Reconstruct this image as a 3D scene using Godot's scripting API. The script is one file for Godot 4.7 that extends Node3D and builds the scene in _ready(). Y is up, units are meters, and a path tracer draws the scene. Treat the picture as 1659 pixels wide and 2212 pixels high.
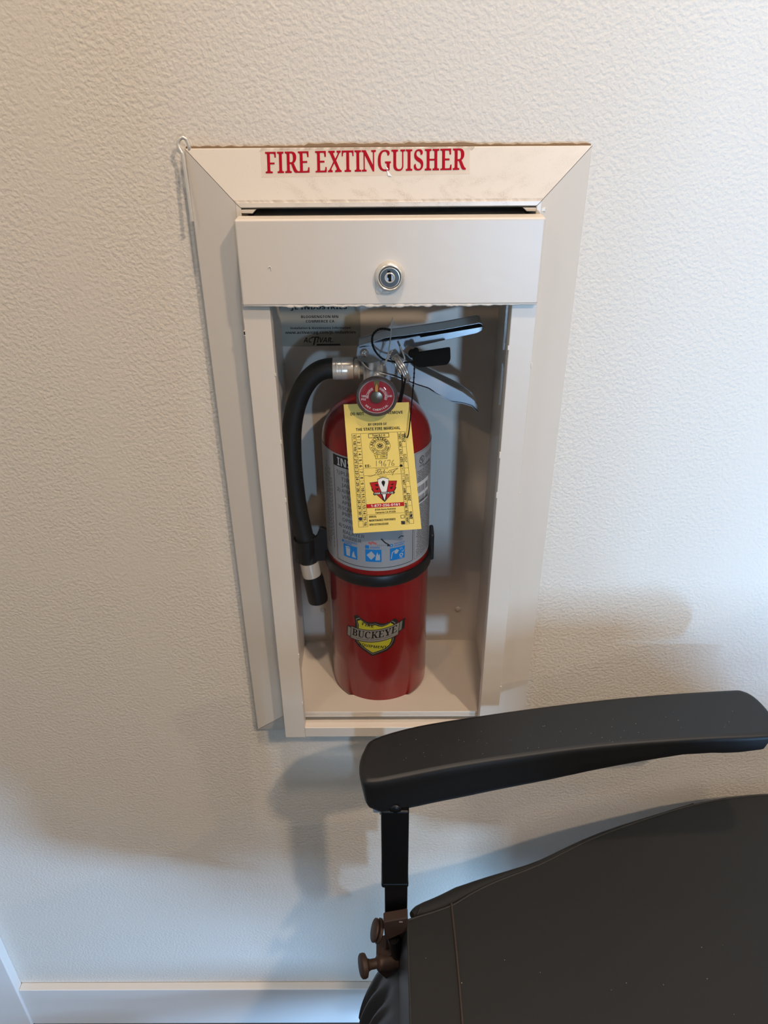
extends Node3D
# A glazed fire extinguisher cabinet set in a textured wall, with part of a black office chair in front of it.

const SANS := "Droid Sans"
const SERIF := "Droid Serif"
const PAINT := Color(0.86, 0.82, 0.765)
const AX := Vector3(-0.0125, 0, -0.049)          # the axis of the extinguisher
const R0 := 0.055
const V2K := Vector2(1000, 1000)

# ---------------------------------------------------------------- mesh building
class MB:
	var v := PackedVector3Array()
	var n := PackedVector3Array()
	var uv := PackedVector2Array()
	var col := PackedColorArray()
	var xf := Transform3D()
	var tint := Color.WHITE

	func tri(a: Vector3, b: Vector3, c: Vector3, na: Vector3, nb: Vector3, nc: Vector3, ua := Vector2(), ub := Vector2(), uc := Vector2()) -> void:
		if (b - a).cross(c - a).dot(na + nb + nc) > 0.0:
			var t := b
			b = c
			c = t
			t = nb
			nb = nc
			nc = t
			var s := ub
			ub = uc
			uc = s
		for p in [a, b, c]:
			v.append(xf * p)
			col.append(tint)
		for q in [na, nb, nc]:
			n.append((xf.basis * q).normalized())
		for w in [ua, ub, uc]:
			uv.append(w)

	func flat(a: Vector3, b: Vector3, c: Vector3, out: Vector3) -> void:
		var k := (b - a).cross(c - a).normalized()
		if k.dot(out) < 0.0:
			k = -k
		tri(a, b, c, k, k, k)

	func quad(a: Vector3, b: Vector3, c: Vector3, d: Vector3, out: Vector3) -> void:
		flat(a, b, c, out)
		flat(a, c, d, out)

	# a box with rounded edges
	func box(lo: Vector3, hi: Vector3, r := 0.001, m := 2) -> void:
		var c := (lo + hi) * 0.5
		var h := (hi - lo) * 0.5
		r = minf(r, minf(h.x, minf(h.y, h.z)) * 0.98)
		for ax in 3:
			var a := (ax + 1) % 3
			var b := (ax + 2) % 3
			var su := steps(h[a], r, m)
			var sv := steps(h[b], r, m)
			for sg in [-1.0, 1.0]:
				var P := []
				var N := []
				for i in su.size():
					for j in sv.size():
						var q := Vector3()
						q[ax] = h[ax] * sg
						q[a] = su[i]
						q[b] = sv[j]
						var inner := Vector3(clampf(q.x, -h.x + r, h.x - r), clampf(q.y, -h.y + r, h.y - r), clampf(q.z, -h.z + r, h.z - r))
						var nn := (q - inner).normalized()
						P.append(c + inner + nn * r)
						N.append(nn)
				var w := sv.size()
				for i in su.size() - 1:
					for j in w - 1:
						var k := i * w + j
						tri(P[k], P[k + 1], P[k + w], N[k], N[k + 1], N[k + w])
						tri(P[k + 1], P[k + w + 1], P[k + w], N[k + 1], N[k + w + 1], N[k + w])

	func steps(h: float, r: float, m: int) -> Array:
		var o := []
		for k in m:
			o.append(-h + r * (1.0 - tan(PI / 4 * (1.0 - float(k) / m))))
		o.append(-h + r)
		var l := o.duplicate()
		l.reverse()
		for x in l:
			o.append(-x)
		return o

	# a grid of points; smooth normals; wraps over the columns when closed
	func grid(P: Array, rows: int, cols: int, closed: bool, inside: Variant = null, uvs := false) -> void:
		var N := []
		for i in rows:
			for j in cols:
				var i0 := maxi(i - 1, 0)
				var i1 := mini(i + 1, rows - 1)
				var j0 := posmod(j - 1, cols) if closed else maxi(j - 1, 0)
				var j1 := posmod(j + 1, cols) if closed else mini(j + 1, cols - 1)
				var k: Vector3 = (P[i1 * cols + j] - P[i0 * cols + j]).cross(P[i * cols + j1] - P[i * cols + j0])
				k = k.normalized()
				N.append(k)
		if inside != null:
			var vote := 0.0
			for k in P.size():
				vote += signf(N[k].dot(P[k] - inside))
			if vote < 0.0:
				for k in N.size():
					N[k] = -N[k]
		for i in rows - 1:
			for j in (cols if closed else cols - 1):
				var a := i * cols + j
				var b := i * cols + (j + 1) % cols
				var c := a + cols
				var d := b + cols
				var u0 := Vector2(float(j) / (cols - 1), float(i) / (rows - 1))
				var du := Vector2(1.0 / (cols - 1), 0)
				var dv := Vector2(0, 1.0 / (rows - 1))
				tri(P[a], P[b], P[c], N[a], N[b], N[c], u0, u0 + du, u0 + dv)
				tri(P[b], P[d], P[c], N[b], N[d], N[c], u0 + du, u0 + du + dv, u0 + dv)

	# turn an outline of (radius, height) round the y axis; corners sharper than 40 degrees stay sharp
	func lathe(pr: Array, seg := 48, from := 0.0, to := TAU) -> void:
		var sn := []
		for i in pr.size() - 1:
			var d: Vector2 = (pr[i + 1] - pr[i]).normalized()
			sn.append(Vector2(d.y, -d.x))
		for i in pr.size() - 1:
			var n0: Vector2 = sn[i]
			var n1: Vector2 = sn[i]
			if i > 0 and sn[i - 1].dot(sn[i]) > 0.77:
				n0 = (sn[i - 1] + sn[i]).normalized()
			if i < sn.size() - 1 and sn[i + 1].dot(sn[i]) > 0.77:
				n1 = (sn[i + 1] + sn[i]).normalized()
			for k in seg:
				var a := from + (to - from) * k / seg
				var b := from + (to - from) * (k + 1) / seg
				var da := Vector3(sin(a), 0, cos(a))
				var db := Vector3(sin(b), 0, cos(b))
				var p: Vector2 = pr[i]
				var q: Vector2 = pr[i + 1]
				var A := da * p.x + Vector3.UP * p.y
				var B := db * p.x + Vector3.UP * p.y
				var C := da * q.x + Vector3.UP * q.y
				var D := db * q.x + Vector3.UP * q.y
				var NA := da * n0.x + Vector3.UP * n0.y
				var NB := db * n0.x + Vector3.UP * n0.y
				var NC := da * n1.x + Vector3.UP * n1.y
				var ND := db * n1.x + Vector3.UP * n1.y
				if p.x > 1e-6:
					tri(A, B, C, NA, NB, NC)
				if q.x > 1e-6:
					tri(B, D, C, NB, ND, NC)

	# a round bar along a path; radius may be one number or one for each point
	func tube(path: Array, r: Variant, seg := 12, smooth := 0, cap := true, loop := false) -> void:
		var pts := path
		var rad := []
		for i in path.size():
			rad.append(r[i] if r is Array else r)
		if smooth > 0:
			pts = []
			var rr := []
			var c := path.size()
			for i in (c if loop else c - 1):
				var p0: Vector3 = path[posmod(i - 1, c)] if loop else path[maxi(i - 1, 0)]
				var p1: Vector3 = path[i]
				var p2: Vector3 = path[(i + 1) % c]
				var p3: Vector3 = path[(i + 2) % c] if loop else path[mini(i + 2, c - 1)]
				for k in smooth:
					var t := float(k) / smooth
					pts.append(p1.cubic_interpolate(p2, p0, p3, t))
					rr.append(lerpf(rad[i], rad[(i + 1) % c], t))
			if not loop:
				pts.append(path[c - 1])
				rr.append(rad[c - 1])
			rad = rr
		var rows := pts.size()
		var side := Vector3()
		var rings := []
		var norms := []
		for i in rows:
			var d: Vector3
			if loop:
				d = (pts[(i + 1) % rows] - pts[posmod(i - 1, rows)]).normalized()
			else:
				d = (pts[mini(i + 1, rows - 1)] - pts[maxi(i - 1, 0)]).normalized()
			if i == 0:
				side = d.cross(Vector3(0.31, 0.2, 0.93)).normalized()
			side = (side - d * side.dot(d)).normalized()
			var up := d.cross(side)
			for k in seg:
				var a := TAU * k / seg
				var o := side * cos(a) + up * sin(a)
				rings.append(pts[i] + o * rad[i])
				norms.append(o)
		for i in (rows if loop else rows - 1):
			var i2 := (i + 1) % rows
			for k in seg:
				var k2 := (k + 1) % seg
				var a := i * seg + k
				var b := i * seg + k2
				var c2 := i2 * seg + k
				var d2 := i2 * seg + k2
				tri(rings[a], rings[b], rings[c2], norms[a], norms[b], norms[c2])
				tri(rings[b], rings[d2], rings[c2], norms[b], norms[d2], norms[c2])
		if cap and not loop:
			for e in [0, rows - 1]:
				var out: Vector3 = (pts[0] - pts[1]) if e == 0 else (pts[rows - 1] - pts[rows - 2])
				for k in seg:
					flat(pts[e], rings[e * seg + k], rings[e * seg + (k + 1) % seg], out)

	# an outline in the xy plane given depth along z, with a small bevel on both faces
	func prism(poly: Array, z0: float, z1: float, bev := 0.0) -> void:
		var pp := PackedVector2Array(poly)
		var area := 0.0
		for i in pp.size():
			area += pp[i].cross(pp[(i + 1) % pp.size()])
		if area < 0.0:
			pp.reverse()
		var c := pp.size()
		var ins := PackedVector2Array()
		for i in c:
			var d0 := (pp[i] - pp[posmod(i - 1, c)]).normalized()
			var d1 := (pp[(i + 1) % c] - pp[i]).normalized()
			var n0 := Vector2(-d0.y, d0.x)
			var n1 := Vector2(-d1.y, d1.x)
			var m := (n0 + n1).normalized()
			ins.append(pp[i] + m * bev / maxf(m.dot(n0), 0.4))
		var idx := Geometry2D.triangulate_polygon(Transform2D(0, V2K, 0, Vector2()) * ins)
		if idx.is_empty():
			for i in range(1, c - 1):
				idx.append_array(PackedInt32Array([0, i, i + 1]))
		for e in [[z0, -1.0], [z1, 1.0]]:
			var z: float = e[0]
			var s: float = e[1]
			for i in range(0, idx.size(), 3):
				flat(Vector3(ins[idx[i]].x, ins[idx[i]].y, z), Vector3(ins[idx[i + 1]].x, ins[idx[i + 1]].y, z), Vector3(ins[idx[i + 2]].x, ins[idx[i + 2]].y, z), Vector3(0, 0, s))
			if bev > 0.0:
				for i in c:
					var j := (i + 1) % c
					var dd := (pp[j] - pp[i]).normalized()
					quad(Vector3(ins[i].x, ins[i].y, z), Vector3(ins[j].x, ins[j].y, z), Vector3(pp[j].x, pp[j].y, z - s * bev), Vector3(pp[i].x, pp[i].y, z - s * bev), Vector3(dd.y, -dd.x, s))
		for i in c:
			var j := (i + 1) % c
			var d := (pp[j] - pp[i]).normalized()
			quad(Vector3(pp[i].x, pp[i].y, z0 + bev), Vector3(pp[j].x, pp[j].y, z0 + bev), Vector3(pp[j].x, pp[j].y, z1 - bev), Vector3(pp[i].x, pp[i].y, z1 - bev), Vector3(d.y, -d.x, 0))

	# a ball stretched to three radii
	func ball(c: Vector3, r: Vector3, seg := 16) -> void:
		var rows := seg / 2 + 1
		for i in rows - 1:
			for k in seg:
				var q := []
				for e in [[i, k], [i, k + 1], [i + 1, k], [i + 1, k + 1]]:
					var a: float = PI * e[0] / (rows - 1)
					var b: float = TAU * e[1] / seg
					q.append(Vector3(sin(a) * cos(b), cos(a), sin(a) * sin(b)))
				tri(c + q[0] * r, c + q[1] * r, c + q[2] * r, q[0] / r, q[1] / r, q[2] / r)
				tri(c + q[1] * r, c + q[3] * r, c + q[2] * r, q[1] / r, q[3] / r, q[2] / r)

	func surface(am: ArrayMesh, m: Material) -> void:
		var a := []
		a.resize(Mesh.ARRAY_MAX)
		a[Mesh.ARRAY_VERTEX] = v
		a[Mesh.ARRAY_NORMAL] = n
		a[Mesh.ARRAY_TEX_UV] = uv
		a[Mesh.ARRAY_COLOR] = col
		am.add_surface_from_arrays(Mesh.PRIMITIVE_TRIANGLES, a)
		am.surface_set_material(am.get_surface_count() - 1, m)

# flat print: text, lines and shapes in millimetres (x right, y down), laid on a surface by a function (x, y, lift) -> [point, normal]
class Ink:
	var mb := MB.new()
	var lay: Callable
	var lift := 0.00012
	var layer := 0
	var cell := 1000.0
	var fonts: Dictionary

	func face(a: Vector2, b: Vector2, c: Vector2, depth := 0) -> void:
		# on a curved ground long triangles are halved until they follow it
		if cell < 100.0 and depth < 10:
			var ab := absf(a.x - b.x)
			var bc := absf(b.x - c.x)
			var ca := absf(c.x - a.x)
			if maxf(ab, maxf(bc, ca)) > cell * 1.2:
				if ab >= bc and ab >= ca:
					face(a, (a + b) * 0.5, c, depth + 1)
					face((a + b) * 0.5, b, c, depth + 1)
				elif bc >= ca:
					face(a, b, (b + c) * 0.5, depth + 1)
					face(a, (b + c) * 0.5, c, depth + 1)
				else:
					face(a, b, (c + a) * 0.5, depth + 1)
					face((c + a) * 0.5, b, c, depth + 1)
				return
		var A = lay.call(a.x, a.y, lift + layer * 0.00003)
		var B = lay.call(b.x, b.y, lift + layer * 0.00003)
		var C = lay.call(c.x, c.y, lift + layer * 0.00003)
		mb.tri(A[0], B[0], C[0], A[1], B[1], C[1])

	func poly(p: Array, c: Color) -> void:
		mb.tint = c
		var pp := PackedVector2Array(p)
		var idx := Geometry2D.triangulate_polygon(pp)
		for i in range(0, idx.size(), 3):
			face(pp[idx[i]], pp[idx[i + 1]], pp[idx[i + 2]])

	func rect(x0: float, y0: float, x1: float, y1: float, c: Color) -> void:
		mb.tint = c
		var k := maxi(1, ceili((x1 - x0) / cell))
		for i in k:
			var a := lerpf(x0, x1, float(i) / k)
			var b := lerpf(x0, x1, float(i + 1) / k)
			face(Vector2(a, y0), Vector2(b, y0), Vector2(b, y1))
			face(Vector2(a, y0), Vector2(b, y1), Vector2(a, y1))

	func line(a: Vector2, b: Vector2, w: float, c: Color) -> void:
		var d := (b - a).normalized()
		var s := Vector2(-d.y, d.x) * w * 0.5
		var k := maxi(1, ceili(absf(b.x - a.x) / cell))
		mb.tint = c
		for i in k:
			var p := a.lerp(b, float(i) / k)
			var q := a.lerp(b, float(i + 1) / k)
			face(p - s, q - s, q + s)
			face(p - s, q + s, p + s)

	func path(p: Array, w: float, c: Color) -> void:
		for i in p.size() - 1:
			line(p[i], p[i + 1], w, c)

	func frame(x0: float, y0: float, x1: float, y1: float, w: float, c: Color) -> void:
		line(Vector2(x0, y0), Vector2(x1, y0), w, c)
		line(Vector2(x1, y0), Vector2(x1, y1), w, c)
		line(Vector2(x1, y1), Vector2(x0, y1), w, c)
		line(Vector2(x0, y1), Vector2(x0, y0), w, c)

	func disc(at: Vector2, r: float, c: Color, inner := 0.0) -> void:
		mb.tint = c
		for k in 28:
			var a := Vector2.from_angle(TAU * k / 28)
			var b := Vector2.from_angle(TAU * (k + 1) / 28)
			face(at + a * inner, at + a * r, at + b * r)
			if inner > 0.0:
				face(at + a * inner, at + b * r, at + b * inner)

	func raw(s: String, font: String, bold: bool) -> PackedVector3Array:
		var key := font + str(bold)
		if not fonts.has(key):
			var f := SystemFont.new()
			f.font_names = PackedStringArray([font])
			f.font_weight = 700 if bold else 400
			fonts[key] = f
		var t := TextMesh.new()
		t.text = s
		t.font = fonts[key]
		t.font_size = 32
		t.pixel_size = 1.0
		t.depth = 0.0
		t.curve_step = 2.0
		var a := t.get_mesh_arrays()
		var p: PackedVector3Array = a[Mesh.ARRAY_VERTEX]
		if a[Mesh.ARRAY_INDEX] != null:
			var o := PackedVector3Array()
			for i in a[Mesh.ARRAY_INDEX]:
				o.append(p[i])
			return o
		return p

	# s fills the box given by its left top corner, width (0: in proportion) and cap height; turn in degrees about the left top corner
	func text(s: String, at: Vector2, w: float, h: float, c: Color, font := "Droid Sans", bold := true, turn := 0.0, bend: Variant = null) -> void:
		if s.strip_edges() == "":
			return
		mb.tint = c
		var p := raw(s, font, bold)
		var lo := Vector2(1e9, 1e9)
		var hi := -lo
		for q in p:
			lo = lo.min(Vector2(q.x, q.y))
			hi = hi.max(Vector2(q.x, q.y))
		var base := raw("H", font, bold)
		var b0 := 1e9
		var b1 := -1e9
		for q in base:
			b0 = minf(b0, q.y)
			b1 = maxf(b1, q.y)
		var sy := h / (b1 - b0)
		var sx := sy if w <= 0.0 else w / (hi.x - lo.x)
		var out := []
		for q in p:
			var d := Vector2((q.x - lo.x) * sx, (b1 - q.y) * sy)
			out.append(bend.call(d) if bend != null else at + d.rotated(deg_to_rad(turn)))
		for i in range(0, out.size(), 3):
			face(out[i], out[i + 1], out[i + 2])

	# letters set round a circle, first letter at angle a0 (degrees, 0 is up, clockwise)
	func ring_text(s: String, at: Vector2, r: float, h: float, a0: float, a1: float, c: Color, inward := false, bold := true) -> void:
		for i in s.length():
			if s[i] == " ":
				continue
			var a := deg_to_rad(lerpf(a0, a1, (i + 0.5) / s.length()))
			var t := -PI if inward else 0.0
			var mid := at + Vector2(sin(a), -cos(a)) * r
			var wd: float = absf(deg_to_rad(a1 - a0)) * r / s.length() * (0.35 if s[i] in "I1" else 0.8)
			text(s[i], Vector2(), wd, h, c, "Droid Sans", bold, 0.0, func(d: Vector2): return mid + (d - Vector2(wd, h) * 0.5).rotated(a + t))

# ---------------------------------------------------------------- scene helpers
var used := {}

func add(o: Node, parent: Node = self) -> Node:
	parent.add_child(o, true)
	return o

func numbered(called: String, parent: Node) -> String:
	var key := str(parent.get_instance_id()) + called
	var k: int = used.get(key, 0)
	used[key] = k + 1
	return called if k == 0 else "%s_%03d" % [called, k]

func thing(called: String, label: String, category: String, at := Vector3.ZERO, group := "") -> Node3D:
	var o := Node3D.new()
	o.name = numbered(called, self)
	o.position = at
	o.set_meta("label", label)
	o.set_meta("category", category)
	if group != "":
		o.set_meta("group", group)
	return add(o)

# points are given in world places; the part is moved back by its thing's place
func part(called: String, mb: MB, m: Material, parent: Node = self, label := "") -> MeshInstance3D:
	var am := ArrayMesh.new()
	mb.surface(am, m)
	return part_of(called, am, parent, label)

func part_of(called: String, am: ArrayMesh, parent: Node, label := "") -> MeshInstance3D:
	var o := MeshInstance3D.new()
	o.name = numbered(called, parent)
	o.mesh = am
	o.cast_shadow = GeometryInstance3D.SHADOW_CASTING_SETTING_ON
	var p := parent
	while p is Node3D and p != self:
		o.position -= p.position
		p = p.get_parent()
	if label != "":
		o.set_meta("label", label)
	add(o, parent)
	return o

func structure(called: String, mb: MB, m: Material, label := "") -> MeshInstance3D:
	var o := part(called, mb, m, self, label)
	o.set_meta("kind", "structure")
	return o

func mat(called: String, c: Color, rough: float, metal := 0.0, spec := 0.5) -> StandardMaterial3D:
	var m := StandardMaterial3D.new()
	m.resource_name = called
	m.albedo_color = c
	m.roughness = rough
	m.metallic = metal
	m.metallic_specular = spec
	return m

func noise(freq: float, octaves: int, sd: int, size := 512, kind := FastNoiseLite.TYPE_SIMPLEX_SMOOTH) -> NoiseTexture2D:
	var f := FastNoiseLite.new()
	f.noise_type = kind
	f.seed = sd
	f.frequency = freq
	f.fractal_octaves = octaves
	var t := NoiseTexture2D.new()
	t.width = size
	t.height = size
	t.seamless = true
	t.seamless_blend_skirt = 0.15
	t.noise = f
	return t

func relief(m: StandardMaterial3D, t: Texture2D, cm: float, per_metre: float) -> void:
	m.heightmap_enabled = true
	m.heightmap_texture = t
	m.heightmap_scale = cm
	m.uv1_triplanar = true
	m.uv1_world_triplanar = true
	m.uv1_scale = Vector3.ONE * per_metre

func V(x: float, y: float, z: float) -> Vector3:
	return Vector3(x, y, z)

func arc(c: Vector2, r: float, a0: float, a1: float, k: int) -> Array:
	var o := []
	for i in k + 1:
		var a := deg_to_rad(lerpf(a0, a1, float(i) / k))
		o.append(c + Vector2(cos(a), sin(a)) * r)
	return o

# rounds the corners of an outline
func rounded(p: Array, r: float, k := 4) -> Array:
	var o := []
	var c := p.size()
	for i in c:
		var a: Vector2 = p[posmod(i - 1, c)]
		var b: Vector2 = p[i]
		var d: Vector2 = p[(i + 1) % c]
		var t := minf(r, minf((a - b).length(), (d - b).length()) * 0.45)
		var s := b + (a - b).normalized() * t
		var e := b + (d - b).normalized() * t
		for q in k + 1:
			var f := float(q) / k
			o.append(s.lerp(b, f).lerp(b.lerp(e, f), f))
	return o

func smooth2(p: Array, k: int, closed := true) -> Array:
	var o := []
	var c := p.size()
	for i in (c if closed else c - 1):
		var a: Vector2 = p[posmod(i - 1, c)] if closed else p[maxi(i - 1, 0)]
		var b: Vector2 = p[i]
		var d: Vector2 = p[(i + 1) % c]
		var e: Vector2 = p[(i + 2) % c] if closed else p[mini(i + 2, c - 1)]
		for q in k:
			o.append(b.cubic_interpolate(d, a, e, float(q) / k))
	if not closed:
		o.append(p[c - 1])
	return o

var M := {}

func _ready() -> void:
	view_and_light()
	materials()
	setting()
	cabinet()
	extinguisher()
	tamper_seal()
	inspection_tag()
	wire_hook()
	chair()
	scraps()

# ---------------------------------------------------------------- camera, sky, lights
func downlight(x: float, y: float, z: float, energy: float, c: Color, aim: Vector3, label: String) -> void:
	var t := thing("unseen_ceiling_light", label, "ceiling light", V(x, y, z), "unseen ceiling lights")  # lamps out of view, placed by how the shadows fall
	var ring := MB.new()
	ring.xf = Transform3D(Basis(), V(x, y, z))
	ring.lathe([Vector2(0.058, 0.0), Vector2(0.085, -0.006), Vector2(0.088, 0.0)], 40)
	part("trim_ring", ring, mat("white ring", Color(0.9, 0.9, 0.9), 0.5), t)
	var g := mat("lamp glow", Color(0.9, 0.9, 0.9), 0.6)
	g.emission_enabled = true
	g.emission = c
	g.emission_energy_multiplier = 3.0
	var d := MB.new()
	d.xf = Transform3D(Basis(), V(x, y, z))
	d.lathe([Vector2(0.0, -0.001), Vector2(0.06, -0.001)], 32)
	part("diffuser", d, g, t)
	var l := SpotLight3D.new()
	l.name = "lamp"
	l.light_color = c
	l.light_energy = energy
	l.light_size = 0.05
	l.spot_range = 12.0
	l.spot_attenuation = 2.0
	l.spot_angle = 80.0
	l.spot_angle_attenuation = 0.6
	l.shadow_enabled = true
	add(l, t)
	l.position = V(0, -0.02, 0)
	l.basis = Basis.looking_at((aim - V(x, y - 0.02, z)).normalized(), Vector3.FORWARD)

func view_and_light() -> void:
	var cam := Camera3D.new()
	cam.name = "camera"
	cam.fov = 67.2576
	cam.near = 0.02
	cam.far = 60.0
	cam.rotation = V(-0.537108, 0.0039416, -0.0078597)
	cam.position = V(-0.00285, 1.33833, 0.65485)
	cam.current = true
	add(cam)
	var env := Environment.new()
	env.background_mode = Environment.BG_COLOR
	env.background_color = Color(0.62, 0.74, 0.95)
	env.background_energy_multiplier = 0.6
	env.tonemap_mode = Environment.TONE_MAPPER_LINEAR
	env.tonemap_exposure = 1.02
	env.sdfgi_enabled = true
	env.ssao_enabled = true
	env.ssil_enabled = true
	var we := WorldEnvironment.new()
	we.name = "world"
	we.environment = env
	add(we)
	var warm := Color(1.0, 0.89, 0.775)
	downlight(1.0, 2.72, 1.6, 2.7, warm, V(0.3, 0.9, 0.0), "unseen ceiling light to the right in front of the cabinet wall")
	downlight(0.1, 2.72, 0.62, 1.25, warm, V(0.05, 0.6, 0.3), "unseen ceiling light nearest above the cabinet")
	downlight(-1.1, 2.72, 1.65, 0.6, warm, V(-0.3, 0.9, 0.0), "unseen ceiling light at the left in the middle of the room")
	downlight(4.5, 2.72, 3.7, 2.4, warm, V(0.3, 0.9, 0.0), "unseen ceiling light farthest to the right")
	# low bluish light out of view, placed to brighten the lower left wall
	var w := AreaLight3D.new()
	w.name = "unseen_low_light"
	w.area_size = Vector2(0.24, 0.18)
	w.light_color = Color(0.6, 0.79, 1.0)
	w.light_energy = 4.8
	w.area_range = 12.0
	w.area_attenuation = 2.0
	w.shadow_enabled = true
	add(w)
	w.position = V(0.91, 0.14, 1.14)
	w.basis = Basis.looking_at(V(-0.5, 0.6, -1.1).normalized(), Vector3.UP)
	# far bluish light out of view, placed to whiten the right wall
	var f := AreaLight3D.new()
	f.name = "unseen_far_light"
	f.area_size = Vector2(0.42, 0.36)
	f.light_color = Color(0.66, 0.83, 1.0)
	f.light_energy = 18.0
	f.area_range = 14.0
	f.area_attenuation = 2.0
	f.shadow_enabled = true
	add(f)
	f.position = V(0.95, 0.45, 5.1)
	f.basis = Basis.looking_at(V(-0.7, 0.4, -5.0).normalized(), Vector3.UP)

# ---------------------------------------------------------------- materials
func materials() -> void:
	var wall := mat("textured wall paint", Color(0.88, 0.85, 0.8), 0.55, 0.0, 0.4)
	relief(wall, noise(0.064, 4, 11, 2048), 0.055, 1.0 / 0.62)
	M.wall = wall
	M.trim = mat("white trim paint", Color(0.9, 0.885, 0.86), 0.45)
	M.floor = mat("floor", Color(0.26, 0.24, 0.22), 0.6)
	M.dark = mat("dark blocker paint", Color(0.2, 0.18, 0.165), 0.7)  # for the unseen blockers, kept dark to hold down reflections in the glass
	M.ceiling = mat("ceiling paint", Color(0.86, 0.85, 0.83), 0.8)
	M.paint = mat("cabinet enamel", PAINT, 0.38)
	var pn := noise(0.02, 2, 5, 512)
	M.paint.roughness = 0.36
	relief(M.paint, pn, 0.006, 6.0)
	M.lip = mat("dripped enamel", Color(0.88, 0.835, 0.775), 0.3)
	M.steel = mat("plated steel", Color(0.74, 0.76, 0.78), 0.25, 0.55)
	M.chrome = mat("chrome", Color(0.78, 0.77, 0.75), 0.16, 0.75)
	M.satin = mat("bright plated metal", Color(0.86, 0.84, 0.8), 0.25, 0.4)
	M.gun = mat("dark lock plug", Color(0.33, 0.33, 0.32), 0.35, 0.5)
	M.hole = mat("dark hollow", Color(0.02, 0.02, 0.02), 0.9)
	M.red = mat("red enamel", Color(0.52, 0.006, 0.014), 0.24)
	M.red.clearcoat_enabled = true
	M.red.clearcoat = 0.5
	M.red.clearcoat_roughness = 0.1
	M.dull = mat("dull black plastic", Color(0.02, 0.02, 0.021), 0.85, 0.0, 0.25)
	M.rubber = mat("black rubber", Color(0.045, 0.047, 0.05), 0.55)
	M.plastic = mat("black plastic", Color(0.03, 0.03, 0.032), 0.4)
	M.silver = mat("silver label film", Color(0.64, 0.65, 0.66), 0.36, 0.12)
	M.ink = mat("print", Color.WHITE, 0.75, 0.0, 0.3)
	M.ink.vertex_color_use_as_albedo = true
	M.card = mat("yellow card", Color(0.96, 0.84, 0.42), 0.55)
	var gl := mat("pane", Color(0.9, 0.95, 0.95, 0.004), 0.0)
	gl.transparency = BaseMaterial3D.TRANSPARENCY_ALPHA
	M.pane = gl
	var film := mat("clear film", Color(0.93, 0.87, 0.8, 0.45), 0.3)
	film.transparency = BaseMaterial3D.TRANSPARENCY_ALPHA
	M.film = film
	M.arm = mat("moulded black urethane", Color(0.085, 0.085, 0.088), 0.5)
	relief(M.arm, noise(0.05, 3, 8, 512), 0.004, 8.0)
	var fab := mat("black vinyl cloth", Color(0.1, 0.099, 0.093), 0.75)
	relief(fab, noise(0.12, 3, 21, 512), 0.01, 8.0)
	fab.rim_enabled = true
	fab.rim = 0.15
	M.fabric = fab
	M.rust = mat("rusty brown steel", Color(0.25, 0.185, 0.155), 0.6, 0.3)
	M.blacksteel = mat("black painted steel", Color(0.03, 0.03, 0.032), 0.35)

# ---------------------------------------------------------------- the room
func slab(lo: Vector3, hi: Vector3, r := 0.0008) -> MB:
	var b := MB.new()
	b.box(lo, hi, r, 1)
	return b

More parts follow.
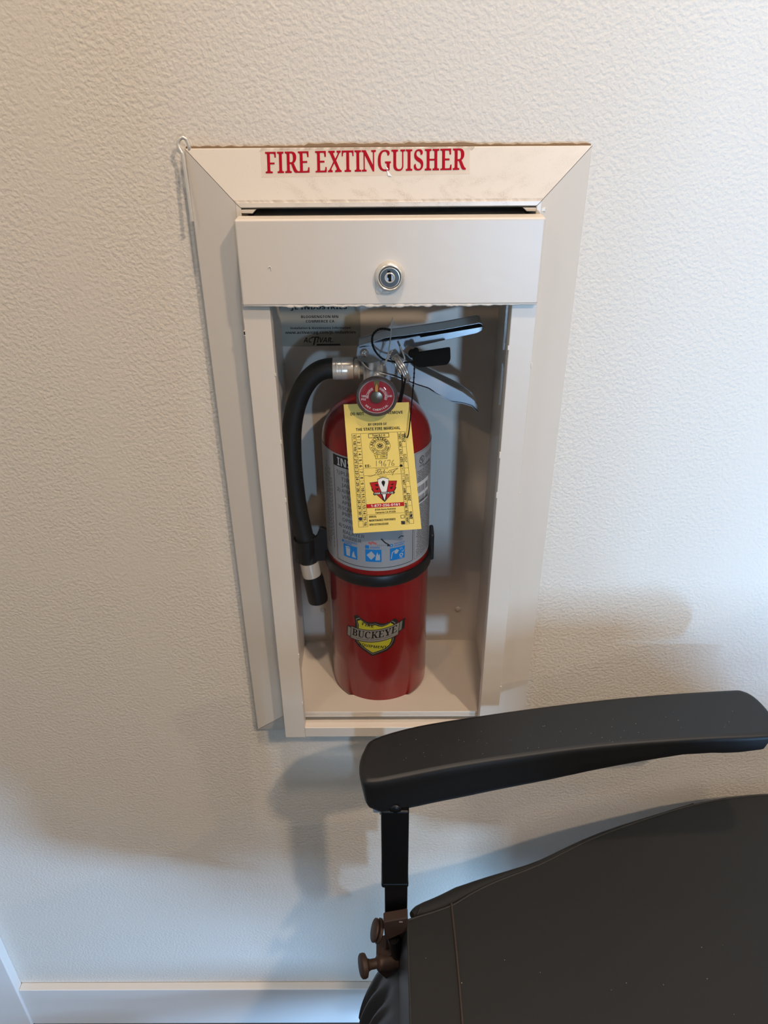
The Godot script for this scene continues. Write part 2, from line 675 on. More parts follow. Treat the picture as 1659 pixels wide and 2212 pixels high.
func setting() -> void:
	var b := MB.new()
	# the wall with the opening for the cabinet
	var hx0 := -0.113
	var hx1 := 0.115
	var hy0 := 0.684
	var hy1 := 1.232
	for z in [0.0, -0.16]:
		var o := V(0, 0, 1 if z == 0.0 else -1)
		for q in [[-2.4, 0.0, hx0, 2.72], [hx1, 0.0, 6.2, 2.72], [hx0, 0.0, hx1, hy0], [hx0, hy1, hx1, 2.72]]:
			b.quad(V(q[0], q[1], z), V(q[2], q[1], z), V(q[2], q[3], z), V(q[0], q[3], z), o)
	for q in [[hx0, hy0, hx0, hy1, 1, 0], [hx1, hy0, hx1, hy1, -1, 0], [hx0, hy0, hx1, hy0, 0, 1], [hx0, hy1, hx1, hy1, 0, -1], [-2.4, 0.0, -2.4, 2.72, -1, 0], [6.2, 0.0, 6.2, 2.72, 1, 0], [-2.4, 0.0, 6.2, 0.0, 0, -1], [-2.4, 2.72, 6.2, 2.72, 0, 1]]:
		b.quad(V(q[0], q[1], 0), V(q[2], q[3], 0), V(q[2], q[3], -0.16), V(q[0], q[1], -0.16), V(q[4], q[5], 0))
	structure("wall_back", b, M.wall, "off-white wall with rough orange peel texture")
	structure("floor", slab(V(-2.4, -0.1, -0.16), V(6.2, 0, 5.3)), M.floor)
	structure("ceiling", slab(V(-2.4, 2.72, -0.16), V(6.2, 2.85, 5.3)), M.ceiling)
	structure("wall_left", slab(V(-2.5, -0.1, -0.16), V(-2.4, 2.85, 5.3)), M.wall)
	structure("wall_right", slab(V(6.2, -0.1, -0.16), V(6.3, 2.85, 5.3)), M.wall)
	structure("wall_front", slab(V(-2.5, -0.1, 5.2), V(6.3, 2.85, 5.3)), M.wall)
	# panels and counter out of view, added to block parts of the low light
	var p := MB.new()
	p.box(V(0.66, 0, 1.2), V(0.79, 0.72, 1.3), 0.001, 1)
	p.box(V(1.03, 0, 1.2), V(1.35, 0.72, 1.3), 0.001, 1)
	p.box(V(0.79, 0, 1.2), V(1.03, 0.05, 1.3), 0.001, 1)
	p.box(V(0.79, 0.23, 1.2), V(1.03, 0.72, 1.3), 0.001, 1)
	p.box(V(0.28, 0.69, 0.84), V(0.82, 0.72, 1.21), 0.002, 1)
	p.box(V(0.28, 0.27, 0.84), V(0.60, 0.69, 0.88), 0.002, 1)
	p.box(V(0.60, 0.16, 0.84), V(0.82, 0.69, 0.88), 0.002, 1)
	structure("added_low_blocker", p, M.dark)
	var wf := MB.new()
	for q in [[V(0.78, 0.04, 1.19), V(1.04, 0.05, 1.22)], [V(0.78, 0.23, 1.19), V(1.04, 0.24, 1.22)], [V(0.78, 0.05, 1.19), V(0.79, 0.23, 1.22)], [V(1.03, 0.05, 1.19), V(1.04, 0.23, 1.22)]]:
		wf.box(q[0], q[1], 0.002, 1)
	var win := structure("unseen_light_frame_1", wf, M.trim)  # frame out of view round the low bluish light
	var pane_glow := mat("glowing pane", Color(0.8, 0.9, 1.0), 0.3)  # glow for panes out of view, behind the two bluish lights
	pane_glow.emission_enabled = true
	pane_glow.emission = Color(0.68, 0.83, 1.0)
	pane_glow.emission_energy_multiplier = 3.0
	part("pane", slab(V(0.79, 0.05, 1.215), V(1.03, 0.23, 1.221)), pane_glow, win)
	structure("added_tall_blocker", slab(V(-0.9, 0, 2.6), V(0.50, 2.72, 2.72)), M.dark)  # wall added out of view to keep the far light off the left
	var w2 := MB.new()
	for q in [[V(0.64, 0.1, 5.15), V(0.69, 0.82, 5.21)], [V(1.21, 0.1, 5.15), V(1.26, 0.82, 5.21)], [V(0.69, 0.1, 5.15), V(1.21, 0.15, 5.21)], [V(0.69, 0.77, 5.15), V(1.21, 0.82, 5.21)], [V(0.935, 0.15, 5.15), V(0.965, 0.77, 5.21)]]:
		w2.box(q[0], q[1], 0.003, 1)
	var win2 := structure("unseen_window_2", w2, M.trim)  # out of view, frames the far bluish light
	part("pane", slab(V(0.69, 0.15, 5.18), V(0.935, 0.77, 5.19)), pane_glow, win2)
	part("pane", slab(V(0.965, 0.15, 5.18), V(1.21, 0.77, 5.19)), pane_glow, win2)
	# low skirting with a square top edge, ending at the door casing
	structure("baseboard_back", slab(V(-0.5752, 0, 0.0), V(6.19, 0.1, 0.012), 0.0015), M.trim, "white baseboard with flat top edge")
	structure("trim_1", slab(V(-0.665, 0, 0.0), V(-0.5752, 2.1, 0.016), 0.002), M.trim, "white upright door casing board")

# ---------------------------------------------------------------- the cabinet
func cabinet() -> void:
	var t := thing("extinguisher_cabinet", "cream metal cabinet in the wall with sloping frame and locked glass door", "cabinet", V(0, 0.648, 0))
	# tub
	var x0 := -0.1075
	var x1 := 0.1095
	var y0 := 0.6955
	var y1 := 1.225
	var zb := -0.105
	part("back_panel", slab(V(x0 - 0.002, y0 - 0.003, zb - 0.002), V(x1 + 0.002, y1 + 0.003, zb), 0.0002), M.paint, t)
	part("side_panel", slab(V(x0 - 0.002, y0 - 0.003, zb), V(x0, y1, 0.012), 0.0002), M.paint, t)
	part("side_panel", slab(V(x1, y0 - 0.003, zb), V(x1 + 0.002, y1, 0.012), 0.0002), M.paint, t)
	part("bottom_panel", slab(V(x0, y0 - 0.003, zb), V(x1, y0, 0.024), 0.0002), M.paint, t)
	part("top_panel", slab(V(x0, y1, zb), V(x1, y1 + 0.003, 0.012), 0.0002), M.paint, t)
	for p in [V(-0.083, 0.745, zb), V(0.085, 0.745, zb)]:
		var s := MB.new()
		s.xf = Transform3D(Basis(Vector3.RIGHT, PI / 2), p)
		s.lathe([Vector2(0.0, 0.0016), Vector2(0.0022, 0.0014), Vector2(0.0034, 0.0006), Vector2(0.0036, 0.0)], 16)
		part("screw", s, M.paint, t)
	# frame of four mitred bevelled members
	var L := -0.1549
	var R := 0.1549
	var T := 1.2773
	var B := 0.6596
	var w := 0.0408
	var d := 0.024
	var corners := [V(L, T, 0), V(R, T, 0), V(R, B, 0), V(L, B, 0)]
	var ins := [V(1, -1, 0), V(-1, -1, 0), V(-1, 1, 0), V(1, 1, 0)]
	var prof := [Vector2(0, 0), Vector2(0.0, 0.0104), Vector2(0.0006, 0.011), Vector2(w - 0.0042, d - 0.0006), Vector2(w - 0.0036, d), Vector2(w - 0.0006, d), Vector2(w, d - 0.0006), Vector2(w, -0.003)]
	for k in 4:
		var m := MB.new()
		var e := (k + 1) % 4
		var out: Vector3 = [V(0, 1, 0), V(1, 0, 0), V(0, -1, 0), V(-1, 0, 0)][k]
		var g := 0.00025
		var along: Vector3 = (corners[e] - corners[k]).normalized() * g
		for i in prof.size() - 1:
			if k == 0 and i == 0:
				continue
			var a: Vector2 = prof[i]
			var c: Vector2 = prof[i + 1]
			var q := [corners[k] + ins[k] * a.x + V(0, 0, a.y) + along, corners[e] + ins[e] * a.x + V(0, 0, a.y) - along, corners[e] + ins[e] * c.x + V(0, 0, c.y) - along, corners[k] + ins[k] * c.x + V(0, 0, c.y) + along]
			var dir := Vector2(c.y - a.y, -(c.x - a.x))
			var nn: Vector3 = out * dir.x + V(0, 0, -dir.y)
			var u0 := Vector2(0, a.x / w)
			var u1 := Vector2(1, a.x / w)
			var v0 := Vector2(0, c.x / w)
			var v1 := Vector2(1, c.x / w)
			nn = nn.normalized()
			m.tri(q[0], q[1], q[2], nn, nn, nn, u0, u1, v1)
			m.tri(q[0], q[2], q[3], nn, nn, nn, u0, v1, v0)
		var mm: Material = M.paint
		if k == 0:
			mm = dirty_paint()
		part("frame_member", m, mm, t, "dusty speckled top ledge of the frame" if k == 0 else "")
	# bent tabs in the gap above the door
	for p in [[-0.1168, -0.1025], [0.107, 0.1215]]:
		var tab := MB.new()
		tab.xf = Transform3D(Basis(), V(0, 0, 0))
		var pa: float = p[0]
		var pb: float = p[1]
		tab.prism([Vector2(pa, 1.2325), Vector2(pb - 0.003 if pa < 0 else pb, 1.2322), Vector2(pb, 1.2352), Vector2(pa if pa < 0 else pa - 0.003, 1.2352)], 0.0185, 0.0232, 0.0004)
		part("hinge_tab", tab, M.paint, t)
	# caulk bead along the top edge of the frame
	var rng := RandomNumberGenerator.new()
	rng.seed = 4
	var pts := []
	var rad := []
	for i in 90:
		pts.append(V(lerpf(L, R, i / 89.0), T - 0.0008 + rng.randf_range(-0.0003, 0.0004), 0.0048))
		var over := i > 26 and i < 64
		rad.append(rng.randf_range(0.0024, 0.0034) if over else rng.randf_range(0.0014, 0.0020))
	var bead := MB.new()
	bead.quad(V(L, T, 0), V(R, T, 0), V(R, T - 0.0004, 0.0106), V(L, T - 0.0004, 0.0106), V(0, 1, 0))
	bead.tube(pts, rad, 8)
	part("caulk_bead", bead, mat("grubby caulk", Color(0.5, 0.42, 0.34), 1.0, 0.0, 0.1), t, "uneven grubby caulk line")
	door(t)
	sticker(t)
	maker_label(t)

func dirty_paint() -> StandardMaterial3D:
	var im := Image.create(1024, 160, false, Image.FORMAT_RGB8)
	var f := FastNoiseLite.new()
	f.seed = 3
	f.frequency = 0.012
	f.fractal_octaves = 4
	var g := FastNoiseLite.new()
	g.seed = 9
	g.frequency = 0.35
	var rng := RandomNumberGenerator.new()
	rng.seed = 12
	for y in 160:
		for x in 1024:
			var s := float(y) / 160
			var k := clampf(f.get_noise_2d(x, y * 1.4) * 1.6 + 0.1, 0.0, 1.0) * clampf(g.get_noise_2d(x, y) * 1.7 + 0.1, 0, 1)
			k *= 0.25 + 0.75 * smoothstep(0.3, 0.85, s)
			k *= smoothstep(0.12, 0.3, float(x) / 1024)
			if s > 0.86 and s < 0.91:
				k = maxf(k, 0.3 + 0.5 * f.get_noise_2d(x * 3.0, 50.0))
			if s < 0.06 and x > 190 and x < 730:
				k = maxf(k, 0.5 + f.get_noise_2d(x * 3.0, 150.0))
			if rng.randf() < 0.002:
				k = maxf(k, rng.randf_range(0.3, 0.8))
			im.set_pixel(x, y, PAINT.lerp(Color(0.42, 0.33, 0.25), clampf(k, 0, 1) * 0.5))
	var m := mat("dusty cabinet enamel", Color.WHITE, 0.33)
	m.albedo_texture = ImageTexture.create_from_image(im)
	return m

func door(t: Node3D) -> void:
	var d := Node3D.new()
	d.name = "door"
	add(d, t)
	d.position = V(0, 0.03, 0.03)
	# header panel, folded from sheet, with a drippy lower edge
	var h := MB.new()
	h.box(V(-0.1165, 1.1664, 0.0285), V(0.1185, 1.2318, 0.045), 0.0018, 3)
	part("header_panel", h, M.paint, d)
	var rng := RandomNumberGenerator.new()
	rng.seed = 77
	var f := FastNoiseLite.new()
	f.seed = 2
	f.frequency = 18.0
	var pts := []
	var rad := []
	for i in 160:
		var x := lerpf(-0.1155, 0.1172, i / 159.0)
		var e := smoothstep(0.0, 0.2, i / 159.0) * (1.0 - 0.7 * smoothstep(0.6, 1.0, i / 159.0))
		pts.append(V(x, 1.1668 - 0.0012 * e * (0.5 + f.get_noise_1d(x * 6.0)), 0.0435))
		rad.append(0.0011 + 0.0007 * e * absf(f.get_noise_1d(x * 5.0 + 3.0)))
	var lip := MB.new()
	lip.tube(pts, rad, 8)
	for q in [[-0.0785, 0.0022], [-0.0155, 0.0024], [-0.0005, 0.0016], [0.0085, 0.0026], [0.031, 0.0022], [0.0475, 0.0016], [0.0635, 0.002]]:
		lip.ball(V(q[0], 1.1660, 0.0440), V(q[1] * 1.7, q[1] * 0.75, q[1] * 0.45), 12)
	part("paint_drips", lip, M.lip, d, "dripped paint along the lower edge")
	# stiles, rail
	for s in [[-0.118, -0.0957], [0.0985, 0.119]]:
		var m := MB.new()
		m.box(V(s[0], 0.6772, 0.0265), V(s[1], 1.1675, 0.040), 0.0008, 2)
		part("stile", m, M.paint, d)
		var e := MB.new()
		var edge: float = s[1] if s[0] < 0 else s[0]
		var oe: float = s[0] if s[0] < 0 else s[1]
		for k in 7:
			var yy := rng.randf_range(0.69, 1.15)
			var ex := edge if rng.randf() < 0.6 else oe
			e.box(V(ex - 0.0007, yy, 0.0393), V(ex + 0.0007, yy + rng.randf_range(0.001, 0.006), 0.0404), 0.0003, 1)
		part("paint_chips", e, M.lip, d).set_meta("kind", "stuff")
	var rl := MB.new()
	rl.box(V(-0.0958, 0.6772, 0.0265), V(0.0986, 0.6915, 0.0392), 0.0008, 2)
	part("bottom_rail", rl, M.paint, d)
	# pane
	var gp := MB.new()
	gp.quad(V(-0.1005, 0.684, 0.031), V(0.1035, 0.684, 0.031), V(0.1035, 1.172, 0.031), V(-0.1005, 1.172, 0.031), V(0, 0, 1))
	part("glass_pane", gp, M.pane, d, "clear glass pane")
	# lock: chromed collar, plug and keyway in one piece
	var am := ArrayMesh.new()
	var at := Transform3D(Basis(Vector3.RIGHT, PI / 2), V(0.0007, 1.189, 0.045))
	var a := MB.new()
	a.xf = at
	a.lathe([Vector2(0.0119, -0.0005), Vector2(0.0118, 0.001), Vector2(0.0112, 0.0034), Vector2(0.0104, 0.0047), Vector2(0.0092, 0.0052), Vector2(0.0086, 0.0048), Vector2(0.0084, 0.0035)], 56)
	a.lathe([Vector2(0.0036, 0.0046), Vector2(0.0041, 0.0049), Vector2(0.0036, 0.0052), Vector2(0.0029, 0.005)], 32)
	a.lathe([Vector2(0.0080, 0.0040), Vector2(0.0078, 0.0046), Vector2(0.0072, 0.0047)], 48)
	a.surface(am, M.satin)
	var g := MB.new()
	g.xf = at
	g.lathe([Vector2(0.0085, 0.0036), Vector2(0.0078, 0.0044), Vector2(0.0036, 0.0044)], 48)
	g.surface(am, M.gun)
	var kh := MB.new()
	kh.xf = at
	kh.lathe([Vector2(0.0037, 0.0043), Vector2(0.0, 0.0043)], 24)
	kh.surface(am, M.steel)
	var kw := MB.new()
	kw.box(V(-0.0004, 1.1862, 0.0485), V(0.0019, 1.1932, 0.0496), 0.0003, 1)
	kw.box(V(-0.0012, 1.1888, 0.0485), V(0.0012, 1.1946, 0.0495), 0.0003, 1)
	kw.surface(am, M.hole)
	part_of("lock", am, d, "round chrome key lock")
	# drip of paint under the lock
	var dr := MB.new()
	dr.ball(V(-0.0075, 1.1786, 0.0452), V(0.0035, 0.0036, 0.0007), 14)
	dr.ball(V(-0.0025, 1.1768, 0.0451), V(0.0045, 0.0016, 0.0006), 14)
	dr.ball(V(-0.0088, 1.1855, 0.0451), V(0.0026, 0.0052, 0.0007), 14)
	part("paint_blob", dr, M.lip, d)
	var nick := MB.new()
	nick.tube([V(-0.0935, 1.1960, 0.0451), V(-0.0925, 1.1972, 0.0451), V(-0.0915, 1.1962, 0.0451), V(-0.0914, 1.1938, 0.0451)], 0.0004, 6, 3)
	part("paint_nick", nick, M.lip, d)

func sticker(t: Node3D) -> void:
	# lies on the sloping top member of the frame
	var T := 1.2773
	var down := V(0, -0.0360, 0.0124).normalized()
	var nn := V(0, 0.0124, 0.0360).normalized()
	var o := V(-0.0971, T - 0.0006, 0.011) + nn * 0.00015
	var right := V(1, 0.002, 0).normalized()
	var f := MB.new()
	var q := [o + down * 0.0012, o + right * 0.1592 + down * 0.0003, o + right * 0.1592 + down * 0.0192, o + down * 0.0204]
	f.tri(q[0], q[1], q[2], nn, nn, nn)
	f.tri(q[0], q[2], q[3], nn, nn, nn)
	var s := part("lettered_sticker", f, M.film, t, "clear sticker with red capitals")
	var ink := Ink.new()
	ink.lift = 0.0002
	ink.lay = func(x: float, y: float, l: float): return [o + right * (x * 0.001) + down * (y * 0.001 - x * 0.000008) + nn * l, nn]
	ink.text("FIRE EXTINGUISHER", Vector2(3.4, 2.3), 152.8, 15.2, Color(0.36, 0.002, 0.012), SERIF, true)
	part("lettering", ink.mb, M.ink, s, "red serif capitals")
	var tear := MB.new()
	tear.xf = Transform3D(Basis(), Vector3.ZERO)
	var c: Vector3 = o + right * 0.0958 + down * 0.0155 + nn * 0.0005
	tear.flat(c, c + right * 0.004 + down * 0.005, c + right * 0.001 + down * 0.0045, nn)
	tear.flat(c - right * 0.001 - down * 0.003, c + right * 0.0015, c, nn)
	part("torn_flake", tear, mat("white tear", Color(0.95, 0.95, 0.95), 0.4), s)

func maker_label(t: Node3D) -> void:
	var o := V(-0.116, 1.1335, -0.1048)
	var f := MB.new()
	var pl := [Vector2(0, 0), Vector2(88, 0), Vector2(88, 50), Vector2(40, 51), Vector2(9, 50.5), Vector2(7.5, 53), Vector2(4.5, 53), Vector2(4, 46)]
	var idx := Geometry2D.triangulate_polygon(PackedVector2Array(pl))
	for i in range(0, idx.size(), 3):
		var a := []
		for k in 3:
			a.append(o + V(pl[idx[i + k]].x, -pl[idx[i + k]].y, 0) * 0.001)
		f.flat(a[0], a[1], a[2], V(0, 0, 1))
	var s := part("printed_label", f, mat("aged label", Color(0.66, 0.65, 0.6), 0.55), t, "pale label printed in black inside the cabinet")
	var ink := Ink.new()
	ink.lay = func(x: float, y: float, l: float): return [o + V(x, -y, 0) * 0.001 + V(0, 0, l), Vector3.BACK]
	var k := Color(0.012, 0.012, 0.012)
	ink.text("JL INDUSTRIES", Vector2(19, 8.6), 56, 4.2, k)
	ink.text("BLOOMINGTON MN", Vector2(29, 19), 37, 2.6, k)
	ink.text("COMMERCE CA", Vector2(33.5, 23.6), 28.5, 2.6, k)
	ink.text("Installation & Maintenance Information:", Vector2(17.5, 30.6), 61, 2.2, k)
	ink.text("www.activarcpg.com/JL-industries", Vector2(12, 34.8), 71, 2.8, k)
	var slant := func(d: Vector2): return Vector2(29.5 + d.x + (6.0 - d.y) * 0.25, 41.5 + d.y)
	ink.text("AC", Vector2(), 8.4, 5.2, k, SANS, true, 0, slant)
	ink.text("IVAR", Vector2(), 15.0, 5.2, k, SANS, true, 0, func(d: Vector2): return Vector2(42.6 + d.x + (6.0 - d.y) * 0.25, 41.5 + d.y))
	ink.poly([Vector2(38.6, 40.6), Vector2(46.0, 40.6), Vector2(45.7, 41.7), Vector2(38.3, 41.7)], k)
	ink.poly([Vector2(41.3, 41.5), Vector2(42.9, 41.5), Vector2(40.7, 49.6), Vector2(39.1, 49.6)], k)
	ink.text("INC.", Vector2(57.5, 45.4), 3.4, 1.2, k)
	ink.rect(43, 48.2, 67, 50.0, k)
	part("print", ink.mb, M.ink, s)

# ---------------------------------------------------------------- the extinguisher
func on_axis(y := 0.0) -> Transform3D:
	return Transform3D(Basis(), V(AX.x, y, AX.z))

func wrap_at(r: float) -> Callable:
	# x in millimetres round the cylinder from its front, y in millimetres of height
	return func(x: float, y: float, l: float):
		var a := x * 0.001 / r
		var n := V(sin(a), 0, cos(a))
		return [V(AX.x, y * 0.001, AX.z) + n * (r + l), n]

func extinguisher() -> void:
	var t := thing("fire_extinguisher", "red fire extinguisher with silver label standing inside the glazed cabinet", "fire extinguisher", V(AX.x, 0.6955, AX.z))
	var b := MB.new()
	b.xf = on_axis(0.6955)
	var pr := [Vector2(0.0, 0.006), Vector2(0.044, 0.004), Vector2(0.0515, 0.0), Vector2(0.0532, 0.0005), Vector2(0.0543, 0.0016), Vector2(0.0548, 0.003), Vector2(R0, 0.005), Vector2(R0, 0.312)]
	for i in 13:
		var a := deg_to_rad(90.0 * (i + 1) / 13.0)
		pr.append(Vector2(lerpf(R0, 0.012, 1.0 - cos(a)) , 0.312 + 0.044 * sin(a)))
	pr.append(Vector2(0.012, 0.362))
	b.lathe(pr, 96)
	part("cylinder", b, M.red, t, "glossy red cylinder")
	# wrap-round label
	var rl := R0 + 0.0002
	var lb := MB.new()
	lb.xf = on_axis()
	lb.lathe([Vector2(rl, 0.8815), Vector2(rl, 1.0088)], 72, deg_to_rad(-112), deg_to_rad(112))
	var lab := part("instruction_label", lb, M.silver, t, "silver wrap-round label with black print")
	part("print", label_print(rl), M.ink, lab)
	# shield badge
	part("shield_badge", shield(), M.ink, t, "yellow and black shield badge")
	# retaining band with hose clip
	var bd := MB.new()
	bd.xf = on_axis()
	bd.lathe([Vector2(0.0553, 0.8628), Vector2(0.0578, 0.8628), Vector2(0.0582, 0.8635), Vector2(0.0582, 0.8752), Vector2(0.0578, 0.876), Vector2(0.0553, 0.876)], 72)
	bd.xf = Transform3D()
	bd.box(V(0.0435, 0.8640, -0.060), V(0.0480, 0.897, -0.038), 0.002, 2)
	# clip that holds the hose
	var cl := []
	for i in 15:
		var a := deg_to_rad(lerpf(-60, 230, i / 14.0))
		cl.append(Vector2(-0.0915 + cos(a) * 0.0122, -0.046 + sin(a) * 0.0122))
	for i in 14:
		bd.quad(V(cl[i].x, 0.862, cl[i].y), V(cl[i + 1].x, 0.862, cl[i + 1].y), V(cl[i + 1].x, 0.889, cl[i + 1].y), V(cl[i].x, 0.889, cl[i].y), V(cl[i].x + 0.0915, 0, cl[i].y + 0.046))
	bd.xf = Transform3D(Basis(), Vector3.ZERO)
	bd.prism(rounded([Vector2(-0.086, 0.862), Vector2(-0.066, 0.863), Vector2(-0.0665, 0.902), Vector2(-0.0735, 0.905), Vector2(-0.0785, 0.893), Vector2(-0.086, 0.889)], 0.002), -0.046, -0.040, 0.0006)
	part("retaining_band", bd, M.plastic, t, "black plastic band with hose clip")
	# valve
	var vb := MB.new()
	vb.xf = on_axis()
	vb.lathe([Vector2(0.0, 1.052), Vector2(0.0165, 1.052), Vector2(0.0165, 1.060), Vector2(0.0135, 1.0625), Vector2(0.0125, 1.066), Vector2(0.0125, 1.0885), Vector2(0.0105, 1.092), Vector2(0.0, 1.092)], 32)
	vb.xf = Transform3D()
	vb.box(V(-0.0245, 1.069, -0.060), V(0.002, 1.094, -0.040), 0.002, 2)
	vb.xf = Transform3D(Basis(Vector3.RIGHT, PI / 2), V(-0.0112, 1.0735, -0.04))
	vb.lathe([Vector2(0.0058, 0.0), Vector2(0.0058, 0.041), Vector2(0.0, 0.041)], 6)
	part("valve_body", vb, M.steel, t, "plated valve body")
	# hose with its fittings
	var hz := -0.047
	var ho := MB.new()
	ho.tube([V(-0.049, 1.0805, hz), V(-0.0596, 1.080, hz), V(-0.0686, 1.0765, hz), V(-0.0779, 1.0682, hz), V(-0.0864, 1.054, hz), V(-0.0930, 1.036, hz), V(-0.0972, 1.0136, hz), V(-0.0988, 0.9852, hz), V(-0.0985, 0.9584, hz), V(-0.0972, 0.9335, hz), V(-0.0948, 0.9107, hz), V(-0.0918, 0.8901, hz), V(-0.0892, 0.869, hz + 0.002), V(-0.0881, 0.858, hz + 0.003)], 0.0098, 24, 5)
	var hose := part("hose", ho, M.rubber, t, "black rubber hose")
	var cp := MB.new()
	cp.xf = Transform3D(Basis(Vector3.BACK, PI / 2), V(0, 1.0805, hz))
	cp.lathe([Vector2(0.0, 0.0535), Vector2(0.0098, 0.0535), Vector2(0.0108, 0.0530), Vector2(0.0108, 0.0352), Vector2(0.0102, 0.0335), Vector2(0.006, 0.0335)].map(func(p): return p), 40)
	for rr in [0.0502, 0.0452]:
		cp.lathe([Vector2(0.01085, rr), Vector2(0.01120, rr - 0.001), Vector2(0.01085, rr - 0.002)], 40)
	cp.lathe([Vector2(0.0, 0.0332), Vector2(0.0098, 0.0332), Vector2(0.0105, 0.0322), Vector2(0.0105, 0.0285), Vector2(0.0096, 0.0275), Vector2(0.0, 0.0275)], 6)
	cp.lathe([Vector2(0.0062, 0.0275), Vector2(0.0062, 0.022)], 24)
	part("coupling", cp, M.satin, hose, "ribbed metal hose coupling")
	var fe := MB.new()
	fe.tube([V(-0.0881, 0.8595, hz + 0.003), V(-0.0862, 0.8455, hz + 0.0045), V(-0.0855, 0.842, hz + 0.0047)], [0.0103, 0.0106, 0.0102], 32)
	part("ferrule", fe, M.satin, hose, "bright metal ferrule")
	var nz := MB.new()
	nz.tube([V(-0.0855, 0.843, hz + 0.0047), V(-0.0845, 0.838, hz + 0.005), V(-0.0808, 0.812, hz + 0.007), V(-0.0805, 0.809, hz + 0.0072), V(-0.0804, 0.8085, hz + 0.0073)], [0.0104, 0.0112, 0.0114, 0.0108, 0.009], 32)
	part("nozzle", nz, M.plastic, hose, "black plastic nozzle")
	handles(t)
	gauge(t)

func handles(t: Node3D) -> void:
	var zf := -0.037
	var zr := -0.061
	# squeeze lever: a channel open below, two cheeks and a top web
	var side := [Vector2(-0.0300, 1.0975), Vector2(-0.0290, 1.1045), Vector2(-0.0275, 1.1060), Vector2(-0.002, 1.1139), Vector2(0.0164, 1.116), Vector2(0.0511, 1.121), Vector2(0.0826, 1.1268), Vector2(0.0852, 1.1262), Vector2(0.0864, 1.1240), Vector2(0.0855, 1.1195), Vector2(0.081, 1.1169), Vector2(0.0514, 1.1105), Vector2(0.0238, 1.1041), Vector2(0.0173, 1.105), Vector2(0.0135, 1.1010), Vector2(0.0096, 1.0962), Vector2(-0.0173, 1.0887), Vector2(-0.0265, 1.0905), Vector2(-0.0290, 1.0925)]
	var m := MB.new()
	m.prism(side, zf - 0.0016, zf, 0.0003)
	m.prism(side, zr, zr + 0.0016, 0.0003)
	var top := [Vector2(-0.0280, 1.1050), Vector2(-0.002, 1.1136), Vector2(0.0164, 1.1157), Vector2(0.0511, 1.1207), Vector2(0.0826, 1.1265), Vector2(0.0850, 1.1258), Vector2(0.0862, 1.1238)]
	var web := top.duplicate()
	for i in range(top.size() - 1, -1, -1):
		web.append(top[i] + Vector2(0.0005, -0.0016))
	m.prism(web, zr, zf, 0.0003)
	var lev := part("squeeze_lever", m, M.steel, t, "upper plated squeeze lever")
	var rv := MB.new()
	rv.xf = Transform3D(Basis(Vector3.RIGHT, PI / 2), V(-0.0228, 1.0990, zf))
	rv.lathe([Vector2(0.0, 0.0030), Vector2(0.0022, 0.0027), Vector2(0.0036, 0.0014), Vector2(0.0040, 0.0002), Vector2(0.0043, 0.0)], 24)
	part("rivet", rv, M.chrome, lev)
	# carrying handle: a channel open above
	var hs := [Vector2(-0.0259, 1.0905), Vector2(-0.0170, 1.0875), Vector2(0.0060, 1.0945), Vector2(0.0100, 1.0945), Vector2(0.0196, 1.0884), Vector2(0.0253, 1.0829), Vector2(0.0529, 1.0684), Vector2(0.0709, 1.0589), Vector2(0.0824, 1.0503), Vector2(0.0862, 1.0435), Vector2(0.0872, 1.0372), Vector2(0.0850, 1.0385), Vector2(0.0806, 1.0436), Vector2(0.0715, 1.0465), Vector2(0.0602, 1.0485), Vector2(0.0489, 1.0543), Vector2(0.0376, 1.062), Vector2(0.0265, 1.0658), Vector2(0.0176, 1.0696), Vector2(0.0044, 1.0753), Vector2(-0.0087, 1.079), Vector2(-0.0196, 1.0832)]
	var c := MB.new()
	c.prism(hs, zf - 0.0030, zf - 0.0014, 0.0003)
	c.prism(hs, zr + 0.0014, zr + 0.0030, 0.0003)
	var low := [Vector2(0.0176, 1.0700), Vector2(0.0265, 1.0662), Vector2(0.0376, 1.0624), Vector2(0.0489, 1.0547), Vector2(0.0602, 1.0489), Vector2(0.0715, 1.0469), Vector2(0.0806, 1.0440), Vector2(0.0848, 1.0392), Vector2(0.0870, 1.0376)]
	var wb := low.duplicate()
	for i in range(low.size() - 1, -1, -1):
		wb.append(low[i] + Vector2(0.0006, 0.0016))
	c.prism(wb, zr + 0.0014, zf - 0.0014, 0.0003)
	var wt := [Vector2(-0.0255, 1.0903), Vector2(-0.0190, 1.0834), Vector2(-0.0087, 1.0792), Vector2(0.0044, 1.0755), Vector2(0.0176, 1.0700)]
	var w2 := wt.duplicate()
	for i in range(wt.size() - 1, -1, -1):
		w2.append(wt[i] + Vector2(0.0006, 0.0016))
	c.prism(w2, zr + 0.0014, zf - 0.0014, 0.0003)
	# folded bright edges
	var rim := []
	for p in [hs[0], hs[21], hs[20], hs[19], hs[18]]:
		rim.append(V(p.x, p.y, zf - 0.0008))
	c.tube(rim, 0.0009, 8, 4)
	part("carry_handle", c, M.steel, t, "lower plated carrying handle")
	# pull pin with a coiled ring
	var pn := MB.new()
	pn.tube([V(0.004, 1.092, -0.066), V(0.004, 1.092, -0.030)], 0.0016, 12)
	var ring := []
	var bas := Basis(V(0.47, -0.86, 0.2).normalized(), V(0.35, 0.1, 0.93).normalized(), V(0.8, 0.5, -0.33).normalized())
	for i in 73:
		var a := TAU * 3.0 * i / 72.0
		ring.append(V(0.0115, 1.0885, -0.024) + bas.x * cos(a) * 0.0125 + bas.y * sin(a) * 0.0075 + bas.z * (i / 72.0 - 0.5) * 0.0062)
	pn.tube(ring, 0.0011, 8)
	pn.tube([V(0.004, 1.092, -0.031), V(0.0035, 1.096, -0.026), V(0.006, 1.0985, -0.0225)], 0.0009, 8, 4)
